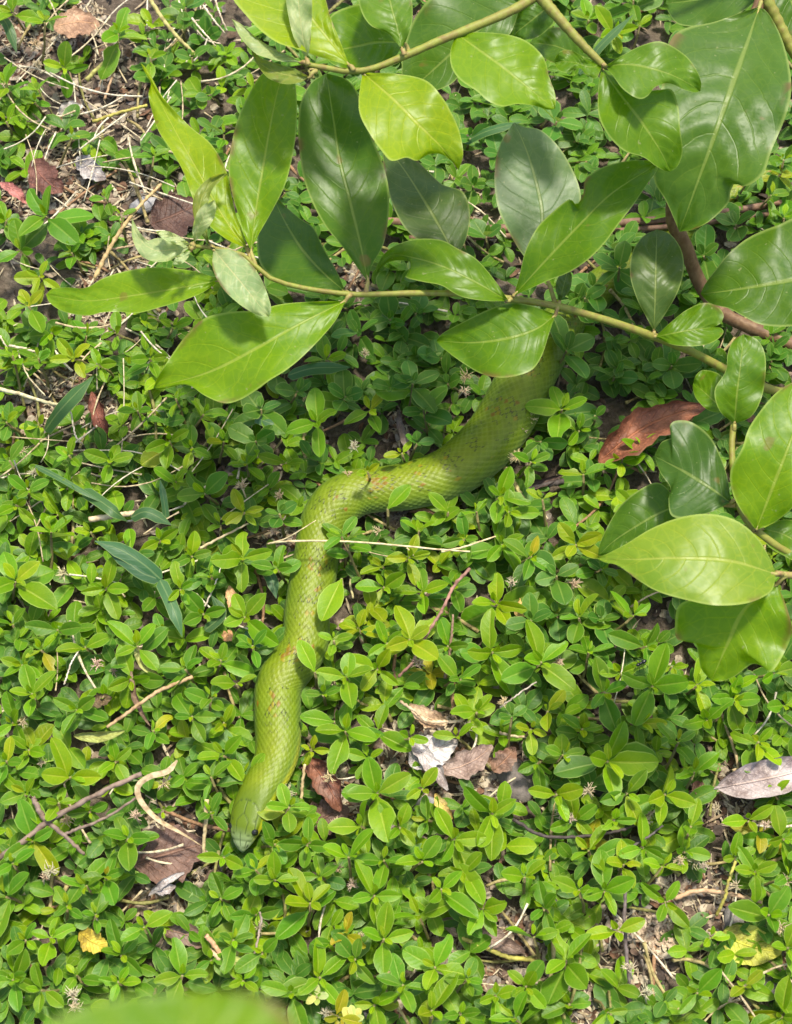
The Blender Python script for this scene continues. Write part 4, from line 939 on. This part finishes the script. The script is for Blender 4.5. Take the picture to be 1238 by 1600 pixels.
dead_leaf((358,915),(380,965),24,(.55,.34,.17),'orange-tan withered leaf behind a bright sprig',(.014,.018,.014),.6)
dead_leaf((348,1000),(362,985),20,(.55,.30,.14),'small orange leaf scrap by the snake\'s middle',(.012,.014,.012),.4)
dead_leaf((622,640),(640,712),20,(.22,.18,.16),'dry grey-brown leaf shred left of the thick part of the snake',(.008,.016,.018),.9)
dead_leaf((640,800),(700,810),16,(.42,.27,.15),'brown bud-like dry leaf touching the snake\'s belly',(.006,.010,.008),.9)
dead_leaf((205,1045),(235,1135),18,(.24,.17,.11),'withered brown leaf wrapped around a tan runner',(.024,.026,.020),.9)
dead_leaf((140,1100),(175,1090),30,(.20,.15,.08),'shrivelled dark leaf with a hole among light sprigs',(.022,.026,.022),.7)
dead_leaf((115,1150),(195,1142),30,(.30,.34,.09),'wilting yellow-green leaf folded along its length',(.026,.030,.026),.9,jag=.04)
dead_leaf((210,1010),(252,1060),22,(.42,.44,.16),'pale withered sprig leaf beside a bare patch',(.022,.024,.018),.7,jag=.04)
dead_leaf((700,1130),(640,1100),34,(.50,.36,.22),'light tan dry leaf above the grey scraps',(.014,.018,.016),.5)
dead_leaf((1160,640),(1185,660),18,(.28,.16,.09),'brown leaf scrap beneath the right-hand shoot',(.008,.012,.010),.5)
dead_leaf((700,445),(730,405),28,(.20,.10,.06),'red-brown leaf in the shade below the veined leaf',(.006,.010,.008),.5)
dead_leaf((1085,1222),(1100,1240),22,(.30,.16,.10),'small red-brown scrap near the grey dry leaf',(.010,.012,.010),.4)
dead_leaf((120,245),(165,280),36,(.38,.36,.35),'grey leaf piece on the thin soil at the edge of the sprigs',(.006,.010,.008),.4)
dead_leaf((90,175),(130,165),24,(.45,.42,.38),'whitish leaf scrap among the straw',(.006,.010,.008),.4)

# ------------------------------------------------------------------ stones
def stone(px, py, r, color, label, flat=.5):
    rr = random.Random(int(px+py*3)); c = at(px, py, .002); R_ = r*mpp(px, py, 0); V = []; F = []
    nu, nv = 14, 8; sd_ = rr.uniform(0, 50); rot = rr.uniform(0, 3)
    for b in range(nv+1):
        th = PI*b/nv
        for a in range(nu):
            p = 2*PI*a/nu; d = Vector((math.sin(th)*math.cos(p), math.sin(th)*math.sin(p), math.cos(th)))
            k = 1+.30*mnoise.noise(d*1.4+Vector((sd_, 0, 0)))+.10*mnoise.noise(d*4+Vector((sd_, 0, 0)))
            q = d*k; x, y = q.x*1.2, q.y*.85
            V.append(c+Vector(((x*math.cos(rot)-y*math.sin(rot))*R_, (x*math.sin(rot)+y*math.cos(rot))*R_, q.z*R_*flat)))
    for b in range(nv):
        for a in range(nu): F.append((b*nu+a, (b+1)*nu+a, (b+1)*nu+(a+1) % nu, b*nu+(a+1) % nu))
    tag(obj('stone', mesh('stone', V, F, [M_STONE]), None, color), label, 'stone', 'stones in the soil')
stone(808,1218,34,(.085,.075,.07),'flat grey-brown stone between the leaf scraps and a sprig',.35)
stone(572,1572,26,(.045,.045,.05),'dark grey stone below the yellowed sprig',.5)
stone(74,788,22,(.04,.042,.05),'dark bluish stone between light sprigs',.5)
stone(272,1222,18,(.16,.16,.17),'grey stone just above the curled dry grass blade',.5)
stone(938,1222,20,(.07,.07,.075),'dark grey stone at the foot of the large sprig',.5)
stone(1148,1440,24,(.10,.095,.09),'grey rough stone beside the pale fallen leaf',.4)
stone(858,1405,20,(.05,.05,.055),'small black stone between two sprigs',.5)
stone(225,320,18,(.19,.19,.20),'light grey stone beside the dark brown dead leaf',.5)
stone(672,1262,20,(.17,.17,.175),'light grey stone under the yellow withered leaf',.5)
stone(1205,1535,26,(.075,.072,.075),'grey stone beside the yellowish sprig',.4)
stone(855,1570,30,(.035,.035,.04),'black flat stone half covered by sprigs',.4)
stone(285,1388,14,(.13,.13,.135),'small grey stone beside the shredded leaf strips',.6)

# ------------------------------------------------------------------ twigs, straws, runners
STRAW = (.62, .52, .30); TW = (.20, .145, .11); TANR = (.42, .28, .14); YST = (.42, .38, .08); DTW = (.07, .055, .05); RED = (.30, .13, .10)
def strand(name, ctrl, r0, r1, color, label, cat, group, knob=.25, jit=.00025):
    n = max(14, len(ctrl)*8)
    o = tube(name, [at(x, y, z) for x, y, z in ctrl], r0*.8, r1*.72, M_DRY, None, n, 7, color, knob, jit)
    tag(o, label, cat, group); return o
G1, G2, G3 = 'bare twigs on the ground cover', 'dry straws', 'bare creeping runners'
tw = empty('forked_twig', at(75, 1285, 0)); tag(tw, 'grey-brown forked twig lying across the sprigs', 'twig', G1)
def twp(ctrl, r0, r1, nm='twig_arm'):
    o = tube(nm, [at(*c) for c in ctrl], r0, r1, M_DRY, None, 26, 8, TW, .35, .0003); o.parent = tw; o.matrix_parent_inverse = Matrix.Translation(-tw.location)
twp([(-30,1362,.024),(0,1340,.026),(40,1312,.028),(75,1284,.029),(120,1258,.030),(170,1232,.030),(221,1209,.030)], .0013, .0011)
twp([(74,1285,.029),(62,1268,.030),(52,1247,.031)], .0014, .0012); twp([(74,1285,.029),(100,1305,.028),(118,1322,.026),(132,1336,.022)], .0012, .0008)
twp([(100,1304,.028),(130,1292,.028),(165,1278,.027),(213,1247,.026)], .0008, .0006)
strand('twig', [(168,1136,.030),(195,1117,.031),(235,1088,.030),(262,1074,.028),(300,1058,.024)], .0010, .0013, TANR, 'tan knobbly runner holding the withered wrapped leaf', 'twig', G3)
strand('bare_stem', [(622,1058,.020),(645,1035,.026),(665,995,.030),(690,955,.034),(710,915,.036),(735,888,.037)], .0008, .0011, (.30,.16,.12), 'reddish bare stem leaning among the leaves right of the snake', 'stem', G3, .4)
strand('bare_stem', [(696,1060,.012),(702,1030,.020),(705,1000,.026),(708,960,.030)], .0012, .0008, (.26,.17,.11), 'short brown bare stem beside the reddish one', 'stem', G3, .4)
strand('straw', [(420,849,.026),(450,846,.034),(500,845,.0385),(560,847,.0385),(620,852,.036),(680,858,.034),(735,862,.031)], .0007, .0006, STRAW, 'long tan straw lying across the snake', 'straw', G2, 0, .00008)
strand('straw', [(418,850,.026),(445,842,.030),(470,828,.036),(494,813,.0375)], .0006, .0003, STRAW, 'short tan straw bent onto the snake', 'straw', G2, 0, .00008)
strand('straw', [(690,862,.030),(720,856,.030),(745,848,.029),(775,838,.026)], .0008, .0005, STRAW, 'tan straw forking towards the light sprig', 'straw', G2, 0, .0001)
strand('straw', [(636,856,.032),(645,866,.028),(654,878,.022)], .0005, .0003, STRAW, 'tiny straw side shoot below the long straw', 'straw', G2, 0, .0001)
def blade(name, ctrl, wd, color, label, cat, group, mat, twist=0.0):
    P = crom([tuple(at(*c)) for c in ctrl], 30); V = []; U = []; F = []
    for i in range(30):
        v = i/29; t = Vector(P[min(i+1, 29)]-P[max(i-1, 0)]).normalized(); sd_ = t.cross(Vector((0, 0, 1))).normalized(); upv = sd_.cross(t)
        a = twist*v; s_ = sd_*math.cos(a)+upv*math.sin(a); q = wd*min(1, (v*9+.35))*min(1, ((1-v)*3.2+.04))
        for u in (-1, -.5, 0, .5, 1): V.append(Vector(P[i])+s_*(u*q)+(s_.cross(t))*(-abs(u)*q*.25)); U.append((u*.5+.5, v))
    for i in range(29):
        for j in range(4): F.append((i*5+j, i*5+j+1, (i+1)*5+j+1, (i+1)*5+j))
    o = obj(name, mesh(name, V, F, [mat], U), None, color); tag(o, label, cat, group)
blade('dry_grass_blade', [(277,1188,.030),(262,1205,.031),(235,1213,.030),(217,1226,.028),(216,1242,.027),(228,1262,.026),(250,1282,.024),(285,1302,.022),(322,1326,.016)], .0014, (.46,.36,.21), 'curled pale dry grass blade looping above the broad brown leaf', 'grass', 'dry grass', M_DRY, .9)
strand('straw', [(323,1250,.030),(321,1290,.024),(317,1345,.012)], .0013, .0010, (.58,.46,.24), 'thick upright straw crossing the end of the dry grass blade', 'straw', G2, .3)
strand('runner', [(722,1466,.010),(760,1482,.013),(795,1496,.013),(830,1500,.010),(848,1512,.008)], .0013, .0015, YST, 'thick yellow-green runner over the brown bark-like leaf', 'stem', G3)
strand('runner', [(783,722,.012),(800,748,.014),(815,775,.014),(832,805,.010)], .0016, .0015, (.50,.42,.18), 'pale yellow runner beside the snake\'s thick part', 'stem', G3)
strand('runner', [(1055,1405,.008),(1090,1392,.010),(1140,1397,.010),(1190,1410,.008)], .0014, .0013, (.45,.30,.18), 'pinkish tan runner crossing the bare soil', 'stem', G3)
strand('runner', [(1120,1430,.010),(1132,1405,.016),(1140,1375,.020),(1150,1345,.022)], .0010, .0010, YST, 'thin olive runner rising from the pinkish one', 'stem', G3)
strand('runner', [(148,435,.016),(165,400,.020),(185,365,.024),(215,325,.026),(252,288,.024)], .0014, .0011, (.46,.33,.15), 'straight tan runner beside the dark brown dead leaf', 'stem', G3, .5)
strand('runner', [(170,390,.018),(200,385,.016),(240,378,.014)], .0008, .0006, (.34,.25,.15), 'thin brown side runner by the dark brown leaf', 'stem', G3)
strand('runner', [(135,125,.016),(155,105,.018),(178,85,.018)], .0018, .0015, (.36,.36,.10), 'thick olive runner below the tan-brown leaf', 'stem', G3)
strand('runner', [(145,190,.012),(180,178,.014),(230,164,.014)], .0013, .0012, YST, 'yellow-green runner over the straw-covered soil', 'stem', G3)
strand('runner', [(163,155,.010),(175,120,.016),(182,80,.022)], .0010, .0008, (.46,.30,.17), 'upright tan stem over the straw-covered soil', 'stem', G3)
strand('runner', [(235,0,.024),(255,30,.024),(275,55,.022),(310,90,.016)], .0016, .0014, (.38,.34,.12), 'olive runner passing the small dark sprigs', 'stem', G3, .5)
for i, c in enumerate([[(318,8,.020),(335,32,.022),(352,52,.016)], [(300,28,.018),(318,50,.020),(338,72,.014)], [(335,-5,.022),(345,25,.022),(355,48,.016)], [(308,48,.014),(322,62,.016),(345,68,.012)]]):
    strand('straw', c, .0008, .0006, (.66,.56,.40), 'pale straw in a small bundle beside the upper shrub leaf', 'straw', G2, 0)
strand('straw', [(-10,606,.022),(30,615,.024),(60,625,.023),(95,634,.018)], .0015, .0012, (.60,.56,.34), 'thick pale straw left of the wide grass blade', 'straw', G2, .2)
strand('straw', [(15,540,.022),(40,545,.024),(62,552,.022)], .0010, .0008, (.58,.50,.36), 'short straw above the thick pale straw', 'straw', G2, .2)
strand('straw', [(28,548,.028),(42,585,.026),(70,618,.020)], .0006, .0005, (.56,.48,.30), 'thin slanting straw near the thick pale straw', 'straw', G2, .2)
strand('straw', [(110,640,.022),(118,680,.022),(130,695,.016)], .0006, .0006, (.62,.54,.40), 'thin forked-looking straw under the wide grass blade', 'straw', G2, .2)
strand('straw', [(140,812,.020),(180,806,.022),(225,800,.016)], .0020, .0018, (.62,.50,.32), 'broad flat straw between light sprigs', 'straw', G2, .1)
strand('straw', [(310,858,.018),(345,840,.022),(388,818,.020)], .0010, .0006, (.56,.46,.28), 'tan straw slanting towards the bend of the snake', 'straw', G2, .2)
strand('straw', [(100,1070,.024),(112,1035,.026),(122,1018,.024)], .0006, .0005, (.58,.52,.42), 'thin grey straw between light sprigs', 'straw', G2, .2)
strand('straw', [(320,948,.018),(335,915,.022),(346,885,.024)], .0006, .0004, (.60,.54,.42), 'thin straw leaning beside the bright sprigs', 'straw', G2, .2)
strand('straw', [(0,525,.018),(12,545,.018),(22,562,.014)], .0006, .0005, (.54,.48,.34), 'thin straw at the edge of the sprigs', 'straw', G2, .2)
strand('runner', [(625,1096,.020),(650,1112,.022),(668,1127,.022),(700,1128,.020),(726,1126,.018)], .0008, .0010, (.52,.40,.25), 'tan branched runner above the grey scraps', 'stem', G3, .5)
strand('runner', [(780,1145,.014),(800,1150,.014),(832,1153,.012)], .0009, .0008, (.52,.42,.24), 'short tan runner beside a yellowish leaf', 'stem', G3)
strand('runner', [(782,1105,.020),(810,1085,.026),(838,1066,.028)], .0006, .0005, (.46,.40,.32), 'thin grey dry stalk with a dried flower', 'stem', G3)
strand('twig', [(802,1280,.014),(845,1305,.016),(900,1308,.016),(960,1300,.016),(1005,1285,.014)], .0011, .0009, DTW, 'dark curved twig under the sprigs', 'twig', G1)
strand('twig', [(978,1370,.022),(976,1430,.020),(980,1500,.014),(986,1570,.008)], .0011, .0012, (.14,.11,.10), 'dark upright twig beside the large light sprig', 'twig', G1)
strand('twig', [(985,1325,.020),(1010,1310,.022),(1036,1290,.022)], .0008, .0006, (.10,.085,.08), 'thin dark twig among sprigs', 'twig', G1)
strand('twig', [(795,765,.008),(830,762,.010),(880,752,.008)], .0022, .0020, (.07,.055,.05), 'thick dark rotten twig beside the pale yellow runner', 'twig', G1)
strand('broken_stem', [(322,1462,.030),(338,1482,.026),(352,1505,.022),(368,1530,.014)], .0015, .0013, (.58,.34,.18), 'orange-tan broken stem stub among dark sprigs', 'stem', G3, .2)
strand('broken_stem', [(328,1484,.024),(345,1500,.024),(354,1510,.020)], .0014, .0013, (.62,.44,.26), 'short tan broken stem stub beside the orange one', 'stem', G3, .2)
strand('broken_stem', [(512,1512,.014),(525,1498,.020),(536,1484,.024)], .0013, .0011, (.50,.24,.20), 'pinkish stem under the yellowed sprig', 'stem', G3, .2)
strand('twig', [(388,1520,.014),(398,1490,.022),(408,1440,.028),(405,1425,.030)], .0007, .0007, (.30,.24,.19), 'grey-brown dry flower stalk between sprigs', 'twig', G1, .5)
strand('twig', [(470,1260,.010),(473,1225,.016),(476,1195,.022)], .0010, .0010, (.55,.42,.22), 'tan upright stem between the snake\'s neck and the curled leaf', 'stem', G3, .2)
strand('runner', [(1130,1235,.010),(1180,1240,.010),(1240,1258,.008)], .0010, .0010, (.45,.33,.19), 'tan runner below the grey dry leaf', 'stem', G3)
strand('runner', [(1060,905,.006),(1090,1010,.006),(1150,1180,.010),(1146,1205,.012)], .0008, .0010, (.40,.30,.16), 'tan runner beneath the light sprigs on the right', 'stem', G3)
strand('runner', [(560,880,.006),(548,905,.010),(552,935,.010)], .0010, .0008, (.40,.35,.18), 'short runner touching the middle of the snake', 'stem', G3)
for i, (c, l) in enumerate([([(600,345,.010),(740,357,.012),(900,352,.012),(1030,343,.012),(1150,328,.010),(1270,308,.008)], 'thick brown dry vine stem lying under the shrub'), ([(640,372,.008),(800,368,.010),(960,360,.010),(1100,348,.010),(1270,325,.008)], 'second brown vine stem beside the thick one')]):
    strand('vine_stem', c, .0032-.0008*i, .0028-.0008*i, (.20,.115,.075), l, 'stem', 'dry vine stems', .15)

# green grass blades
GRS = (.070, .150, .060)
q_ = 'blue-green grass blades'
for c, wd, l in [([(70,672,.016),(90,645,.028),(118,615,.034),(146,588,.036)], .0046, 'wide blue-green grass blade over the thick pale straw'), ([(252,906,.026),(225,882,.032),(190,860,.036),(148,845,.038)], .0042, 'wide blue-green grass blade pointing away from the snake'), ([(250,905,.026),(222,895,.031),(195,875,.034),(165,858,.034)], .0034, 'grass blade doubled under the wide one'), ([(250,906,.026),(264,935,.030),(276,965,.030),(285,995,.026)], .0032, 'grass blade hanging down from the same joint'), ([(55,727,.022),(95,748,.030),(130,768,.032),(170,790,.028)], .0016, 'narrow grass blade above a dark stone'), ([(130,765,.026),(160,785,.030),(180,800,.030),(200,815,.022)], .0034, 'short wide grass blade between sprigs'), ([(205,808,.022),(230,800,.028),(268,820,.024)], .0032, 'drooping grass blade by the light sprigs'), ([(450,586,.020),(490,575,.028),(548,574,.030)], .0036, 'grass blade in the shade beneath the hanging leaf'), ([(400,652,.020),(420,660,.024),(445,668,.022)], .0030, 'short dark grass blade below the hanging leaf'), ([(260,812,.018),(256,780,.024),(250,750,.026)], .0018, 'thin upright grass blade'), ([(905,115,.014),(940,70,.028),(990,22,.040)], .0028, 'straight green grass blade in the gap between shrub leaves'), ([(725,222,.014),(760,205,.022),(815,190,.026)], .0030, 'grass blade in shade behind the yellow-green shrub leaf'), ([(0,25,.020),(12,40,.026),(26,82,.020)], .0030, 'grass blade in the thin patch of plants'), ([(320,985,.018),(345,960,.024),(330,930,.026)], .0028, 'bent grass blade beside the bright sprig'), ([(410,880,.014),(425,905,.018),(432,935,.016)], .0032, 'grass blade along the snake\'s middle'), ([(385,985,.014),(400,1000,.018),(420,1016,.016)], .0024, 'grass blade tip near the snake\'s middle')]:
    blade('grass_blade', c, wd, tint(GRS, .12), l, 'grass', q_, M_LEAF, rnd.uniform(-.3, .5))

# ------------------------------------------------------------------ dried flower heads
def flower_mesh(seed):
    r = random.Random(seed); V = []; F = []
    for k in range(34):
        a = r.uniform(0, 6.28); e = r.uniform(.1, 1.4); d = Vector((math.cos(a)*math.cos(e), math.sin(a)*math.cos(e), math.sin(e))); b = d*.12
        m = d*.55+Vector((r.uniform(-.2, .2), r.uniform(-.2, .2), r.uniform(-.15, .2))); t = d*r.uniform(.8, 1.15)+Vector((r.uniform(-.35, .35), r.uniform(-.35, .35), r.uniform(-.3, .3)))
        tv, tf, _ = tube_data([b, m, t], [.045, .06, .02], 4, len(V)); V += tv; F += tf
    tv, tf, _ = tube_data([Vector((0, 0, -1.6)), Vector((.1, .05, -.6)), Vector((0, 0, .15))], [.10, .11, .16], 6, len(V)); V += tv; F += tf
    return mesh('dried_flower_head', V, F, [M_DRY])
FM = [flower_mesh(k) for k in range(4)]
FL = [(570,553),(553,697),(543,742),(728,588),(724,612),(828,655),(818,672),(800,712),(808,716),(100,896),(152,1038),(178,1050),(255,1225),(214,1277),(70,1372),(78,1362),(115,1558),(120,1575),(310,1365),(530,1356),(552,1383),(527,1287),(515,1215),(880,1272),(892,1282),(1016,1272),(1010,1283),(790,1098),(920,1238),(1100,1355),(1085,1345),(1150,1385),(1195,1290),(1120,1262),(1230,1380),(1220,1450),(450,1235),(445,1245),(35,1130),(65,1190),(378,762),(437,775),(125,828),(105,1280),(895,915),(870,1035),(800,912),(60,100),(55,70),(75,90),(655,1035),(730,1135),(562,1463),(510,1585),(1060,1345),(985,1515),(1010,1555),(590,830),(430,830),(35,705),(55,740),(405,1450)]
FLAB = lambda x, y: ('pale dried flower head '+lmword(x, y)) if lmword(x, y) else 'pale dried flower head among the sprigs'
for i, (x, y) in enumerate(FL):
    z = rnd.uniform(.016, .026); o = obj('dried_flower_head', FM[i % 4], None, (rnd.uniform(.62, .78), rnd.uniform(.52, .64), rnd.uniform(.32, .42)))
    k = rnd.uniform(.0026, .0044); o.location = at(x, y, z); o.scale = (k, k, k); o.rotation_euler = (rnd.uniform(-.6, .6), rnd.uniform(-.6, .6), rnd.uniform(0, 6))
    tag(o, FLAB(x, y), 'flower', 'dried flower heads')

# pale yellow rosettes
def pale_rosette(px, py, r, z, label):
    c = at(px, py, z); root = empty('pale_rosette', Vector((c.x, c.y, gz(c.x, c.y)))); tag(root, label, 'plant', 'pale yellow rosettes')
    st = obj('stem', STEMS[1], root); st.scale = (1, 1, z-root.location.z)
    for k in range(7):
        a = k*2.4+rnd.uniform(-.2, .2); lf = obj('leaf', rnd.choice(BROADS), root, tint((.52, .50, .16), .1)); s_ = r*mpp(px, py, z)*rnd.uniform(.7, 1.05)
        lf.location = (0, 0, z-root.location.z-.0006*k); lf.rotation_euler = (math.radians(rnd.uniform(0, 45)), 0, a); lf.scale = (s_, s_, s_)
pale_rosette(495,1556,20,.026,'small cream-yellow rosette above the dark stone'); pale_rosette(552,1592,24,.024,'larger cream-yellow rosette beside the dark stone'); pale_rosette(362,1500,18,.020,'cream-yellow rosette at the orange broken stem')

# ------------------------------------------------------------------ ant on a sprig leaf
def ant():
    p = at(1006, 1035, .036); root = empty('ant', p); tag(root, 'tiny black ant on a leaf below the pale lime shrub leaf', 'ant')
    q = N('ant_shell'); am = q.done(q.pbr((.006, .006, .006), .25))
    V = []; F = []
    for cx, rx, rz in ((.0, .0013, .0010), (-.0019, .0008, .0007), (-.0034, .0009, .0008)):
        o = len(V)
        for b in range(9):
            th = PI*b/8
            for a in range(12):
                f = 2*PI*a/12; V.append((cx+rx*1.15*math.cos(th), rz*math.sin(th)*math.cos(f), rz*math.sin(th)*math.sin(f)+.0012))
        for b in range(8):
            for a in range(12): F.append((o+b*12+a, o+(b+1)*12+a, o+(b+1)*12+(a+1) % 12, o+b*12+(a+1) % 12))
    obj('body', mesh('body', V, F, [am]), root)
    for s in (-1, 1):
        for k in range(3):
            x = -.0019+(k-1)*.0005
            tv, tf, _ = tube_data([Vector((x, 0, .0012)), Vector((x+(k-1)*.0010, s*.0016, .0020)), Vector((x+(k-1)*.0022, s*.0032, .0))], [.00014, .00013, .0001], 5)
            obj('leg', mesh('leg', tv, tf, [am]), root)
        tv, tf, _ = tube_data([Vector((-.0042, 0, .0014)), Vector((-.0052, s*.0008, .0018)), Vector((-.0062, s*.0012, .0010))], [.0001, .0001, .0001], 5)
        obj('antenna', mesh('antenna', tv, tf, [am]), root)
    root.rotation_euler = (0, 0, .5)
ant()
